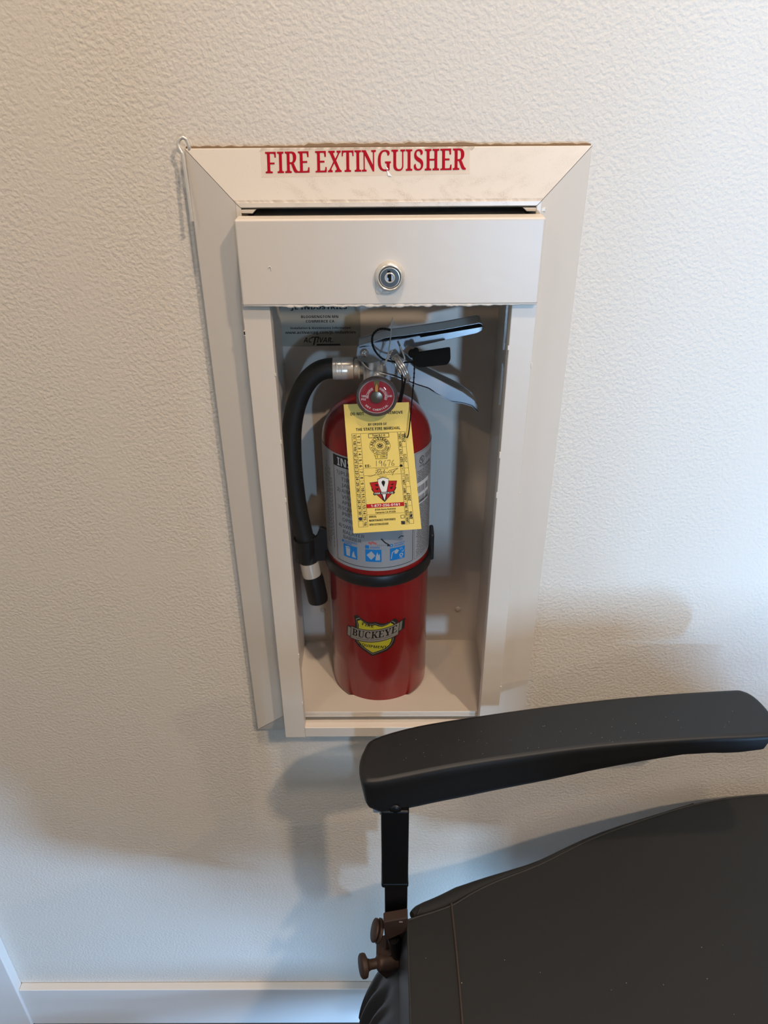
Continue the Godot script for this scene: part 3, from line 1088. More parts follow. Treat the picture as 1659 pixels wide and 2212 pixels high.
	pn.tube([V(0.0105, 1.1085, -0.027), V(0.0145, 1.099, -0.022), V(0.0125, 1.0945, -0.021)], 0.0009, 8, 3)
	part("pull_pin", pn, M.chrome, t, "pull pin with coiled wire ring")

func gauge(t: Node3D) -> void:
	var c := V(-0.0112, 1.0733, 0.006)
	var at := Transform3D(Basis(Vector3.RIGHT, PI / 2), c)
	var b := MB.new()
	b.xf = at
	b.lathe([Vector2(0.0, -0.006), Vector2(0.0150, -0.0055), Vector2(0.0178, -0.0040), Vector2(0.0187, -0.001), Vector2(0.0187, 0.0022), Vector2(0.0182, 0.0030), Vector2(0.0168, 0.0030), Vector2(0.0164, 0.0010), Vector2(0.0, 0.0010)], 56)
	var g := part("pressure_gauge", b, mat("smoky gauge case", Color(0.36, 0.31, 0.29), 0.25, 0.4), t, "round red pressure gauge")
	var ink := Ink.new()
	ink.lay = func(x: float, y: float, l: float): return [c + V(x * 0.001, -y * 0.001, 0.0011 + l), Vector3.BACK]
	var wh := Color(0.75, 0.7, 0.68)
	ink.disc(Vector2(), 15.8, Color(0.33, 0.02, 0.035))
	ink.layer = 1
	ink.disc(Vector2(), 16.2, Color(0.45, 0.36, 0.33), 15.4)
	ink.layer = 2
	ink.poly([Vector2(0, 0), Vector2(-2.8, -15.6), Vector2(0, -15.9), Vector2(2.8, -15.6)], Color(0.16, 0.15, 0.07))
	ink.layer = 3
	ink.ring_text("RECHARGE", Vector2(), 8.4, 2.3, -100, -22, wh)
	ink.ring_text("OVERCHARGED", Vector2(), 8.4, 2.2, 18, 112, wh)
	ink.ring_text("DRY CHEMICAL", Vector2(), 12.6, 1.8, 232, 128, wh, true)
	ink.text("195", Vector2(-13.8, -1.6), 4.2, 2.0, wh)
	ink.text("PSI", Vector2(-13.8, 1.4), 4.0, 2.0, wh)
	ink.text("240", Vector2(9.6, -1.6), 4.2, 2.0, wh)
	part("dial", ink.mb, M.ink, g, "red dial with white lettering")
	var nd := MB.new()
	nd.xf = Transform3D(Basis(), c)
	nd.prism([Vector2(-0.0012, 0.0035), Vector2(-0.0013, 0.010), Vector2(0.0, 0.0132), Vector2(0.0013, 0.010), Vector2(0.0012, 0.0035)], 0.0022, 0.0027, 0.0001)
	part("needle", nd, mat("amber needle", Color(0.8, 0.56, 0.2), 0.5), g, "amber needle")
	var hb := MB.new()
	hb.xf = at
	hb.lathe([Vector2(0.0, 0.0036), Vector2(0.003, 0.0035), Vector2(0.0054, 0.003), Vector2(0.006, 0.0012)], 32)
	part("hub", hb, mat("gauge hub", Color(0.5, 0.45, 0.38), 0.3, 0.8), g)
	var ln := MB.new()
	ln.xf = at
	ln.lathe([Vector2(0.0, 0.0052), Vector2(0.009, 0.0050), Vector2(0.0150, 0.0042), Vector2(0.0178, 0.0030)], 48)
	part("lens", ln, M.pane, g, "clear lens")

func label_print(rl: float) -> MB:
	var ink := Ink.new()
	ink.cell = 1.8
	var on := wrap_at(rl)
	ink.lay = func(x: float, y: float, l: float): return on.call(x, 1008.8 - y, l)
	var k := Color(0.02, 0.02, 0.022)
	var gy := Color(0.06, 0.06, 0.065)
	var top := 1008.8
	# frame and heading
	ink.rect(-47.0, 1.4, 39.5, 13.3, k)
	ink.layer = 1
	ink.text("INSTRUCTIONS", Vector2(-41.5, 3.4), 75, 8.6, Color(0.5, 0.5, 0.51))
	ink.layer = 0
	ink.line(Vector2(-47, 1.4), Vector2(-47, 123.4), 0.55, k)
	ink.line(Vector2(39.5, 1.4), Vector2(39.5, 123.4), 0.7, k)
	ink.line(Vector2(-47, 123.4), Vector2(39.5, 123.4), 0.6, k)
	ink.line(Vector2(41.8, 1.4), Vector2(41.8, 123.4), 0.3, k)
	ink.line(Vector2(41.8, 1.4), Vector2(78, 1.4), 0.3, k)
	ink.line(Vector2(41.8, 123.4), Vector2(78, 123.4), 0.3, k)
	var rows := [[17.4, "1)", "PULL PIN"], [23.9, "", "TIRE DEL"], [30.3, "", "JALE EL"], [36.8, "2)", "AIM LOW"], [43.4, "", "VISER"], [49.9, "", "APUNTE"], [56.6, "3)", "SQUEEZE"], [63.1, "", "PRESSER"], [69.9, "", "OPRIMA"], [77.6, "4)", "SWEEP"], [84.2, "", "BALAYER"], [90.2, "", "BARRER"]]
	for r in rows:
		if r[1] != "":
			ink.text(r[1], Vector2(-43.0, r[0]), 4.2, 4.0, gy, SANS, false)
		ink.text(r[2], Vector2(-37.2, r[0]), r[2].length() * 3.5, 4.0, gy, SANS, false)
	# part of a drawn hose and flame beneath the tag
	ink.path([Vector2(4, 88), Vector2(8, 93), Vector2(12, 96)], 1.3, k)
	ink.path([Vector2(10, 96.5), Vector2(13, 97)], 1.8, k)
	ink.path([Vector2(22, 90), Vector2(25, 88), Vector2(28, 89.5)], 1.0, k)
	for i in 5:
		ink.disc(Vector2(-8 + i * 1.6, 93 + sin(i * 2.1)), 1.1, Color(0.55, 0.12, 0.11))
		ink.path([Vector2(0 + i * 2, 95), Vector2(1 + i * 2, 97)], 0.3, gy)
	# class pictograms
	var bl := Color(0.008, 0.2, 0.56)
	var pale := Color(0.42, 0.44, 0.46)
	ink.text("TRASH WOOD", Vector2(-36, 96), 15, 1.6, bl)
	ink.text("PAPER", Vector2(-36, 98.4), 9, 1.6, bl)
	ink.disc(Vector2(-38, 97.6), 1.5, bl)
	ink.rect(-37.5, 100.6, -21.0, 116.0, bl)
	ink.layer = 1
	ink.poly([Vector2(-34.5, 104.5), Vector2(-29, 104.5), Vector2(-29.6, 114), Vector2(-33.8, 114)], pale)
	ink.poly([Vector2(-35.2, 103.2), Vector2(-31, 102), Vector2(-28.6, 103.6), Vector2(-35, 104.2)], pale)
	ink.poly([Vector2(-27.4, 114), Vector2(-26.5, 109), Vector2(-24.6, 106), Vector2(-24.2, 110), Vector2(-22.4, 114)], pale)
	ink.layer = 0
	ink.rect(-12.3, 96.2, -8.3, 100.0, bl)
	ink.text("LIQUIDS", Vector2(-7, 97.6), 9.5, 1.9, bl)
	ink.rect(-12.3, 101.0, 4.2, 116.0, bl)
	ink.layer = 1
	ink.poly([Vector2(-11, 108), Vector2(-6, 103), Vector2(-2, 108.5), Vector2(-6.5, 113.5)], pale)
	ink.poly([Vector2(-2, 114), Vector2(-1.5, 109), Vector2(0, 104), Vector2(1.2, 108), Vector2(2.4, 106), Vector2(2.8, 114)], pale)
	ink.layer = 0
	ink.disc(Vector2(14.4, 97.4), 1.9, bl)
	ink.layer = 1
	ink.disc(Vector2(14.4, 97.4), 0.8, pale)
	ink.layer = 0
	ink.text("ELECTRICAL", Vector2(17.5, 95), 12, 1.6, bl)
	ink.text("EQUIPMENT", Vector2(17.5, 97.6), 11, 1.6, bl)
	ink.rect(12.9, 100.6, 29.3, 115.6, bl)
	ink.layer = 1
	ink.path([Vector2(14.2, 113.5), Vector2(15.4, 106), Vector2(18, 104.2), Vector2(19.5, 105)], 0.9, pale)
	ink.poly([Vector2(18, 108), Vector2(17.5, 104.5), Vector2(20, 102.6), Vector2(22.6, 104.6), Vector2(20.4, 108.2)], pale)
	ink.disc(Vector2(25.2, 110.8), 2.2, pale, 1.1)
	ink.path([Vector2(23.6, 113.6), Vector2(26.6, 114.2)], 0.9, pale)
	ink.path([Vector2(24, 102), Vector2(24.4, 104.4)], 0.6, pale)
	ink.path([Vector2(25.8, 102), Vector2(26.2, 104.4)], 0.6, pale)
	ink.path([Vector2(25.6, 106.5), Vector2(27.4, 107.6), Vector2(28, 105.4)], 0.8, pale)
	ink.layer = 0
	# small print up the left side
	for c in [[-58.0, 20.0, 104.0], [-55.2, 20.0, 96.0], [-52.4, 30.0, 112.0], [-61.5, 14.0, 116.0], [-65, 24.0, 110.0]]:
		var y: float = c[1]
		var rng := RandomNumberGenerator.new()
		rng.seed = int(c[0] * -10)
		while y < c[2]:
			var len := rng.randf_range(2.0, 5.5)
			ink.rect(c[0], y, c[0] + 1.1, y + len, Color(0.13, 0.13, 0.135))
			y += len + 0.9
	# right column: listing mark, small print, bar code
	ink.disc(Vector2(51.5, 10.6), 4.1, k, 3.4)
	ink.text("U", Vector2(49.6, 7.6), 2.1, 3.6, k)
	ink.text("L", Vector2(51.6, 9.6), 1.9, 3.6, k)
	ink.text("LISTED", Vector2(47.6, 16.0), 7.6, 1.7, k)
	ink.text("CLASSIFIED", Vector2(54.0, 17.2), 17, 2.6, k)
	var rg := RandomNumberGenerator.new()
	rg.seed = 31
	var spans := [[56.5, 7.0, 12.5, 2.0], [44.0, 21.5, 33.5, 1.9], [44.0, 58.5, 122.0, 2.0]]
	for s in spans:
		var y2: float = s[1]
		while y2 < s[2]:
			var x: float = s[0] + rg.randf_range(0, 3)
			while x < 74:
				var l2 := rg.randf_range(2.5, 8.0)
				ink.rect(x, y2, minf(x + l2, 76), y2 + 0.75, Color(0.1, 0.1, 0.1))
				x += l2 + 0.8
			y2 += s[3]
	var lt := Color(0.62, 0.63, 0.63)
	ink.rect(44.0, 34.6, 66.0, 55.0, lt)
	ink.layer = 1
	var x3 := 44.2
	while x3 < 65.4:
		var wd := rg.randf_range(0.3, 1.1)
		ink.rect(x3, 38.6, x3 + wd, 46.6, k)
		ink.rect(x3 + 0.2, 50.0, x3 + 0.2 + wd, 58.0, k)
		x3 += wd + rg.randf_range(0.3, 0.9)
	ink.rect(44.0, 58.0, 66.0, 59.4, lt)
	return ink.mb

func shield() -> MB:
	var ink := Ink.new()
	ink.cell = 1.2
	var on := wrap_at(R0)
	# x in millimetres from the middle of the badge, y down from its top corner; the badge leans clockwise
	var turn := deg_to_rad(5.0)
	ink.lay = func(x: float, y: float, l: float):
		var p := Vector2(x, y - 30.0).rotated(turn)
		return on.call(-4.6 + p.x, 794.5 - p.y, l)
	var k := Color(0.022, 0.019, 0.014)
	var ye := Color(0.50, 0.47, 0.03)
	var half := [Vector2(0, 9.2), Vector2(5, 11.0), Vector2(10, 11.2), Vector2(16, 8.4), Vector2(20.5, 5.2), Vector2(24.8, 8.6), Vector2(22.8, 14.6), Vector2(22.4, 22), Vector2(24.0, 29), Vector2(24.0, 36), Vector2(21.5, 43), Vector2(16, 49), Vector2(8, 53.4), Vector2(0, 58)]
	var outline := func(s: float, dy: float) -> Array:
		var o := []
		for p in half:
			o.append(Vector2(p.x * s, 30 + (p.y - 30) * s + dy))
		for i in range(half.size() - 2, 0, -1):
			o.append(Vector2(-half[i].x * s, 30 + (half[i].y - 30) * s + dy))
		return o
	ink.poly((outline.call(1.0, 0.0)), k)
	ink.layer = 1
	ink.poly((outline.call(0.885, 0.4)), Color(0.36, 0.34, 0.3))
	ink.layer = 2
	ink.poly((outline.call(0.865, 0.4)), k)
	ink.layer = 3
	ink.poly((outline.call(0.80, 0.6)), ye)
	# ribbon across, curving upwards to the right
	var rib := func(x: float, y: float) -> Vector2: return Vector2(x, y - x * 0.17 - 0.0045 * (x + 8) * (x + 8) - 3.0)
	var band := func(x0: float, x1: float, y0: float, y1: float, c: Color) -> void:
		var o := []
		for i in 13:
			o.append(rib.call(lerpf(x0, x1, i / 12.0), y0))
		for i in range(12, -1, -1):
			o.append(rib.call(lerpf(x0, x1, i / 12.0), y1))
		ink.poly(o, c)
	ink.layer = 4
	band.call(-32.5, -24.5, 25.6, 40.6, k)
	ink.layer = 5
	band.call(-31.4, -27.6, 26.8, 39.4, Color(0.3, 0.28, 0.25))
	ink.layer = 4
	band.call(25.0, 33.5, 23.4, 38.0, k)
	ink.layer = 5
	band.call(26.8, 30.0, 24.8, 36.6, Color(0.2, 0.19, 0.17))
	ink.layer = 6
	band.call(-27.6, 27.0, 23.6, 41.4, k)
	ink.layer = 7
	band.call(-26.8, 26.2, 24.5, 40.5, Color(0.27, 0.25, 0.22))
	ink.layer = 8
	ink.text("BUCKEYE", Vector2(), 49.5, 9.6, Color(0.008, 0.007, 0.006), SERIF, true, 0, func(d: Vector2): return rib.call(-25.2 + d.x, 26.0 + d.y))
	ink.text("BUCKEYE FIRE EQUIPMENT COMPANY", Vector2(), 40, 1.0, k, SANS, true, 0, func(d: Vector2): return rib.call(-20 + d.x, 37.2 + d.y))
	ink.layer = 5
	ink.text("FIRE", Vector2(), 13.0, 4.0, k, SANS, true, 0, func(d: Vector2): return Vector2(-14.5 + d.x, 13.4 + d.y + d.x * 0.04))
	ink.text("EQUIPMENT", Vector2(), 30.0, 3.7, k, SANS, true, 0, func(d: Vector2): return Vector2(-15.5 + d.x, 42.6 + d.y - 0.02 * d.x))
	return ink.mb

# ---------------------------------------------------------------- seal, tag, hook
func tamper_seal() -> void:
	var t := thing("tamper_seal", "black plastic tamper seal with blank flag looped through the pull pin ring", "seal", V(0.02, 1.09, -0.02))
	var f := MB.new()
	var fl := rounded([Vector2(0.0215, 1.1035), Vector2(0.0258, 1.1058), Vector2(0.0555, 1.1105), Vector2(0.0562, 1.0985), Vector2(0.0535, 1.0938), Vector2(0.0275, 1.0912), Vector2(0.0215, 1.0945)], 0.0022, 3)
	f.prism(fl, -0.0192, -0.0176, 0.0004)
	f.ball(V(0.0212, 1.1045, -0.0188), V(0.0038, 0.0042, 0.003), 12)
	f.ball(V(0.0245, 1.1068, -0.019), V(0.0028, 0.003, 0.0026), 12)
	part("flag", f, M.dull, t, "blank black flag")
	var b := MB.new()
	var lp := [V(0.0005, 1.1262, -0.020), V(-0.0045, 1.1272, -0.0195), V(-0.0095, 1.1265, -0.019), V(-0.0138, 1.1227, -0.0185), V(-0.0150, 1.1159, -0.018), V(-0.0125, 1.1075, -0.018), V(-0.0065, 1.1000, -0.019), V(0.0, 1.0968, -0.021), V(0.008, 1.0952, -0.0215), V(0.016, 1.0955, -0.0205), V(0.0225, 1.0965, -0.019)]
	b.tube(lp, 0.0009, 8, 5)
	var k := 0
	for p in smooth3(lp, 5):
		if k % 2 == 0 and k < 24:
			b.ball(p, Vector3.ONE * 0.0012, 8)
		k += 1
	b.tube([V(0.0118, 1.0862, -0.0135), V(0.0122, 1.0760, -0.011), V(0.0100, 1.0640, -0.010), V(0.0088, 1.0588, -0.0098), V(0.0098, 1.0576, -0.0097), V(0.0112, 1.0640, -0.0098), V(0.0136, 1.0755, -0.0105), V(0.0150, 1.0830, -0.013)], [0.0009, 0.001, 0.0012, 0.0013, 0.0013, 0.0011, 0.0009, 0.0009], 8, 5)
	part("loop", b, M.dull, t, "ridged loop of the seal")
	var c := MB.new()
	c.tube([V(-0.0034, 1.0976, -0.0165), V(-0.0008, 1.1041, -0.015), V(0.0013, 1.1191, -0.013), V(0.0023, 1.1300, -0.012), V(0.0026, 1.1340, -0.012), V(0.0034, 1.1400, -0.0115)], [0.0006, 0.0006, 0.0005, 0.0006, 0.0013, 0.0003], 8, 4)
	for i in 9:
		c.ball(V(-0.0045 + i * 0.0009, 1.0945 + i * 0.0017, -0.0165 + i * 0.0002), Vector3.ONE * (0.0010 if i % 2 == 0 else 0.0007), 8)
	part("nylon_tail", c, mat("clear nylon", Color(0.62, 0.6, 0.56), 0.4), t, "milky nylon tie tail")

func smooth3(p: Array, k: int) -> Array:
	var o := []
	for i in p.size() - 1:
		for q in k:
			o.append(p[i].cubic_interpolate(p[i + 1], p[maxi(i - 1, 0)], p[mini(i + 2, p.size() - 1)], float(q) / k))
	return o

const TAG := [Vector3(-0.0418, 1.0614, -0.004), Vector3(0.0183, 1.0619, -0.007), Vector3(0.0305, 0.9465, 0.0290), Vector3(-0.0350, 0.9412, 0.0280)]

func on_tag(x: float, y: float, l: float) -> Array:
	var u := x / 60.0
	var v := y / 134.0
	var p: Vector3 = TAG[0].lerp(TAG[1], u).lerp(TAG[3].lerp(TAG[2], u), v)
	var n: Vector3 = (TAG[3] - TAG[0]).cross(TAG[1] - TAG[0]).normalized()
	return [p + n * l, n]

func inspection_tag() -> void:
	var t := thing("inspection_tag", "yellow printed inspection card hanging by black cord from the extinguisher valve", "tag", V(-0.005, 0.955, 0.02))
	var c := MB.new()
	for s in [0.0, -0.00035]:
		var n: Vector3 = on_tag(0, 0, 0)[1]
		for i in 12:
			for j in 24:
				var q := []
				for e in [[i, j], [i + 1, j], [i + 1, j + 1], [i, j + 1]]:
					q.append(on_tag(e[0] * 5.0, e[1] * 134.0 / 24.0, s)[0])
				c.quad(q[0], q[1], q[2], q[3], n if s == 0.0 else -n)
	for e in [[0, 0, 60, 0], [60, 0, 60, 134], [60, 134, 0, 134], [0, 134, 0, 0]]:
		var a: Vector3 = on_tag(e[0], e[1], 0)[0]
		var b: Vector3 = on_tag(e[2], e[3], 0)[0]
		var a2: Vector3 = on_tag(e[0], e[1], -0.00035)[0]
		var b2: Vector3 = on_tag(e[2], e[3], -0.00035)[0]
		c.quad(a, b, b2, a2, (a + b) * 0.5 - on_tag(30, 67, 0)[0])
	var card := part("card", c, M.card, t, "yellow card")
	var ink := Ink.new()
	ink.lay = on_tag
	ink.lift = 0.0002
	ink.cell = 8.0
	var k := Color(0.015, 0.014, 0.012)
	var rd := Color(0.5, 0.012, 0.015)
	var wh := Color(0.85, 0.83, 0.76)
	var ye := Color(0.9, 0.68, 0.15)
	ink.layer = 1
	ink.text("DO NOT", Vector2(5.6, 8.4), 12.2, 2.9, k)
	ink.text("REMOVE", Vector2(39.8, 8.4), 13.6, 2.9, k)
	ink.text("BY ORDER OF", Vector2(21, 19.8), 16.8, 2.4, k)
	ink.text("THE STATE FIRE MARSHAL", Vector2(9.4, 24.2), 40.4, 2.9, k)
	# day table
	for x in [5.2, 9.2, 13.3]:
		ink.line(Vector2(x, 29.8), Vector2(x, 127.6), 0.22, k)
	ink.line(Vector2(5.2, 29.8), Vector2(53.8, 29.8), 0.22, k)
	ink.line(Vector2(5.2, 127.6), Vector2(13.3, 127.6), 0.22, k)
	for i in 16:
		var y := 29.8 + 97.8 * i / 16.0
		if i > 0:
			ink.line(Vector2(5.2, y), Vector2(13.3, y), 0.2, k)
		var s := str(17 + i) if i < 14 else ""
		var dy := 97.8 / 16.0
		if s != "":
			ink.text(s, Vector2(8.5, y + 1.1), 3.9, 2.6, k, SANS, true, 90)
		var s2 := str(i + 1)
		ink.text(s2, Vector2(12.5, y + (1.0 if s2.length() > 1 else 2.0)), 3.9 if s2.length() > 1 else 1.7, 2.5, k, SANS, true, 90)
	ink.disc(Vector2(7.2, 118.6), 1.7, Color(0.04, 0.04, 0.07))
	ink.path([Vector2(5.9, 117.2), Vector2(8.6, 120.2), Vector2(6.2, 120.4), Vector2(8.8, 117.0)], 0.5, Color(0.03, 0.03, 0.06))
	# month and year columns, read from the side
	for x in [46.8, 50.0, 53.8]:
		ink.line(Vector2(x, 29.8), Vector2(x, 127.3), 0.22, k)
	ink.line(Vector2(46.8, 127.3), Vector2(53.8, 127.3), 0.22, k)
	var months := ["DEC", "NOV", "OCT", "SEP", "AUG", "JUL", "JUN", "MAY", "APR", "MAR", "FEB", "JAN"]
	for i in 12:
		var y := 29.8 + 97.5 * i / 12.0
		if i > 0:
			ink.line(Vector2(46.8, y), Vector2(50.0, y), 0.2, k)
		var faded := i == 4 or i == 5
		ink.text(months[i], Vector2(47.3, y + 7.0), 5.6, 2.2, Color(0.3, 0.24, 0.08) if faded else k, SANS, not faded, -90)
	var years := ["2030", "2029", "2028", "2027", "2026"]
	var cuts := [29.8, 45.4, 67.6, 87.4, 107.7, 127.3]
	for i in 5:
		if i > 0:
			ink.line(Vector2(50.0, cuts[i]), Vector2(53.8, cuts[i]), 0.2, k)
		var mid: float = (cuts[i] + cuts[i + 1]) * 0.5 + (0.8 if i > 0 else -1.2)
		ink.text(years[i], Vector2(50.5, mid + 4.2), 8.4, 2.5, k, SANS, i > 2 or i == 0, -90)
	ink.path([Vector2(50.6, 120.5), Vector2(53.4, 118.0), Vector2(51.0, 118.2), Vector2(53.2, 120.9), Vector2(51.2, 121.6)], 0.55, Color(0.02, 0.02, 0.06))
	ink.line(Vector2(53.6, 31.0), Vector2(53.2, 36.2), 0.8, k)
	# registration seal
	ink.frame(20.5, 30.6, 38.9, 34.6, 0.45, k)
	ink.text("Type B-C-D", Vector2(23.8, 31.4), 11.6, 2.1, k)
	var o := Vector2(30, 43.2)
	ink.disc(o, 9.4, k, 9.15)
	ink.disc(o, 6.6, k, 6.3)
	ink.disc(o, 5.0, k, 4.75)
	ink.disc(o, 3.2, k, 3.0)
	ink.ring_text("REGISTERED", o, 7.7, 2.0, -85, 85, k)
	ink.ring_text("FIRE EXTINGUISHER", o, 7.9, 1.3, 262, 98, k, true)
	ink.ring_text("OFFICE OF THE STATE FIRE MARSHAL", o, 5.7, 0.8, -170, 170, k, false, false)
	for i in 12:
		var d := Vector2.from_angle(TAU * i / 12)
		ink.line(o + d * 0.7, o + d * 2.8, 0.35, k)
	for i in 5:
		ink.line(o + Vector2.from_angle(-PI / 2 + TAU * i / 5) * 2.3, o + Vector2.from_angle(-PI / 2 + TAU * (i + 2) / 5) * 2.3, 0.3, k)
	ink.layer = 2
	ink.poly([Vector2(23.4, 50.6), Vector2(26.5, 51.4), Vector2(26.5, 54.4), Vector2(24.6, 54.4)], ye)
	ink.layer = 3
	ink.path([Vector2(26.3, 54.4), Vector2(24.4, 53.6), Vector2(24.2, 50.8), Vector2(26.6, 51.6)], 0.3, k)
	ink.path([Vector2(34.2, 54.4), Vector2(35.8, 53.6), Vector2(35.9, 50.8), Vector2(33.6, 51.6)], 0.3, k)
	ink.layer = 4
	ink.rect(25.2, 52.4, 35.3, 56.4, ye)
	ink.layer = 5
	ink.frame(25.2, 52.4, 35.3, 56.4, 0.35, k)
	ink.text("E - 2380", Vector2(26.4, 53.2), 7.8, 2.2, k)
	ink.layer = 2
	# hand-written number and signature
	ink.text("EE-", Vector2(15.2, 62.0), 5.0, 2.8, k)
	var pen := Color(0.05, 0.045, 0.05)
	for g in [[[25.6, 58.4], [25.2, 64.4]], [[30.2, 59.2], [28.6, 58.6], [28.0, 60.4], [29.4, 61.2], [30.4, 59.4], [30.0, 64.4]], [[33.8, 58.4], [32.2, 61.0], [31.8, 63.4], [33.0, 64.4], [34.0, 63.0], [32.4, 62.2]], [[35.2, 59.0], [38.0, 58.6], [36.4, 64.4]], [[41.2, 58.4], [39.4, 61.2], [39.0, 63.4], [40.2, 64.4], [41.4, 63.0], [39.8, 62.0]]]:
		var pp := []
		for e in g:
			pp.append(Vector2(e[0], e[1]))
		ink.path(smooth2(pp, 3, false), 0.34, pen)
	ink.line(Vector2(13.4, 65.7), Vector2(46.4, 65.7), 0.18, k)
	ink.line(Vector2(13.4, 73.4), Vector2(46.8, 73.4), 0.18, k)
	var sig := [Vector2(17.1, 73.8), Vector2(19, 74.4), Vector2(23.5, 72.6), Vector2(26.4, 68.4), Vector2(24.0, 68.8), Vector2(29.2, 67.6), Vector2(25.6, 72.6), Vector2(28.6, 71.8), Vector2(29.6, 69.8), Vector2(28.6, 72.4), Vector2(31, 71), Vector2(32.4, 68.0), Vector2(31.4, 72.2), Vector2(33.2, 70.4), Vector2(34.2, 71.8), Vector2(35.8, 70.2), Vector2(36.2, 72), Vector2(38.2, 70.0), Vector2(38.4, 72.4), Vector2(40.4, 70.2), Vector2(44.2, 67.8), Vector2(41, 70.2), Vector2(38.6, 74.8)]
	ink.path(smooth2(sig, 4, false), 0.3, pen)
	ink.line(Vector2(23.6, 70.4), Vector2(31.5, 70.0), 0.25, pen)
	ink.line(Vector2(36.0, 69.6), Vector2(44.6, 67.2), 0.3, pen)
	ink.text("Signature", Vector2(26.5, 74.2), 7, 1.4, Color(0.3, 0.22, 0.05), SANS, false)
	ink.text("Print Name", Vector2(24.5, 66.2), 11, 1.4, Color(0.36, 0.28, 0.08), SANS, false)
	ink.disc(Vector2(47.4, 64.9), 1.35, k)
	# winged red emblem
	ink.layer = 1
	ink.poly([Vector2(17.8, 80.9), Vector2(25.2, 80.2), Vector2(25.0, 77.6), Vector2(30.1, 75.8), Vector2(35.2, 77.6), Vector2(35.0, 80.0), Vector2(42.5, 80.4), Vector2(40.9, 87.0), Vector2(41.4, 87.6), Vector2(39.8, 90.6), Vector2(29.9, 102.3), Vector2(20.4, 90.8), Vector2(18.9, 87.8), Vector2(19.4, 87.2)], k)
	ink.layer = 2
	ink.poly([Vector2(18.3, 81.3), Vector2(25.4, 80.7), Vector2(28.2, 99.2), Vector2(29.8, 101.4), Vector2(20.8, 90.5), Vector2(19.8, 87.0)], rd)
	ink.poly([Vector2(42.0, 80.8), Vector2(34.8, 80.4), Vector2(31.6, 99.2), Vector2(30.0, 101.4), Vector2(39.3, 90.3), Vector2(40.5, 86.8)], rd)
	ink.layer = 3
	ink.poly([Vector2(25.4, 78.1), Vector2(30.1, 76.4), Vector2(34.9, 78.1), Vector2(34.6, 82), Vector2(30.0, 100.8), Vector2(25.6, 82)], wh)
	ink.layer = 4
	ink.poly([Vector2(28.6, 80.6), Vector2(30.1, 79.2), Vector2(31.8, 80.6), Vector2(31.6, 82.4), Vector2(30.2, 86.4), Vector2(28.6, 82.4)], k)
	ink.poly([Vector2(21.8, 83.4), Vector2(25.2, 82.6), Vector2(24.8, 85.6)], k)
	ink.poly([Vector2(22.2, 87.6), Vector2(25.8, 87.0), Vector2(24.4, 89.6)], k)
	ink.poly([Vector2(36.0, 84.4), Vector2(39.4, 82.6), Vector2(38.6, 85.0)], k)
	ink.poly([Vector2(35.2, 87.4), Vector2(38.4, 86.0), Vector2(37.0, 89.4)], k)
	ink.layer = 5
	ink.poly([Vector2(21.0, 91.6), Vector2(38.8, 91.4), Vector2(39.8, 92.4), Vector2(38.8, 94.2), Vector2(36.0, 93.8), Vector2(24.0, 94.0), Vector2(21.2, 94.6), Vector2(20.2, 93.2)], k)
	ink.layer = 6
	ink.text("FIRE SERVICES", Vector2(21.6, 92.0), 16.6, 1.5, wh)
	ink.layer = 1
	ink.rect(13.3, 103.6, 46.8, 107.8, rd)
	ink.layer = 2
	ink.text("1-877-256-0161", Vector2(17.4, 104.4), 25.6, 2.6, wh)
	ink.text("6154 Aura Avenue", Vector2(20.8, 109.0), 18.4, 1.9, k)
	ink.text("Tarzana CA 91335", Vector2(20.8, 112.2), 18.0, 1.9, k)
	ink.line(Vector2(13.3, 114.9), Vector2(46.4, 114.9), 0.18, k)
	ink.text("ANNUAL", Vector2(14.8, 116.0), 6.8, 2.2, k)
	ink.text("MAINTENANCE PERFORMED", Vector2(14.8, 120.2), 23.4, 2.2, k)
	ink.text("NEW EXTINGUISHER", Vector2(14.8, 124.6), 16.8, 2.2, k)
	ink.frame(43.0, 117.6, 46.0, 120.8, 0.35, k)
	ink.frame(43.0, 124.1, 46.0, 127.4, 0.35, k)
	ink.rect(43.2, 124.4, 45.8, 127.2, Color(0.08, 0.07, 0.09))
	ink.layer = 3
	ink.path([Vector2(43.2, 124.4), Vector2(45.8, 127.0), Vector2(44.2, 127.2), Vector2(45.6, 124.8)], 0.5, Color(0.01, 0.01, 0.02))
	part("print", ink.mb, M.ink, card)
	# cord down to the punched corner
	var cd := MB.new()
	var h: Vector3 = on_tag(55.0, 36.0, 0.0006)[0]
	var pts := [V(0.0232, 1.0970, -0.0175), V(0.0232, 1.0890, -0.0150), V(0.0225, 1.0800, -0.0110), V(0.0215, 1.0700, -0.006)]
	pts.append(h + V(0.0018, 0.008, 0.002))
	pts.append(h)
	cd.tube(pts, 0.0006, 8, 5)
	var q := smooth3(pts, 5)
	for i in 14:
		cd.ball(q[i], Vector3.ONE * (0.00095 if i % 2 == 0 else 0.0006), 8)
	part("cord", cd, M.dull, t, "thin black ridged cord")

func wire_hook() -> void:
	var t := thing("wire_pin", "bent bright wire pin hooked over the top left corner of the cabinet frame", "pin", V(-0.156, 1.226, 0.008))
	var m := MB.new()
	m.tube([V(-0.1515, 1.2762, 0.0100), V(-0.1512, 1.2780, 0.0105), V(-0.1517, 1.2808, 0.0105), V(-0.1530, 1.2838, 0.0105), V(-0.1554, 1.2848, 0.0108), V(-0.1580, 1.2833, 0.011), V(-0.1592, 1.2806, 0.0115), V(-0.1584, 1.2776, 0.012), V(-0.1569, 1.2746, 0.0125), V(-0.1560, 1.270, 0.0135), V(-0.1542, 1.2262, 0.0185)], 0.0014, 10, 5)
	part("wire", m, M.satin, t)

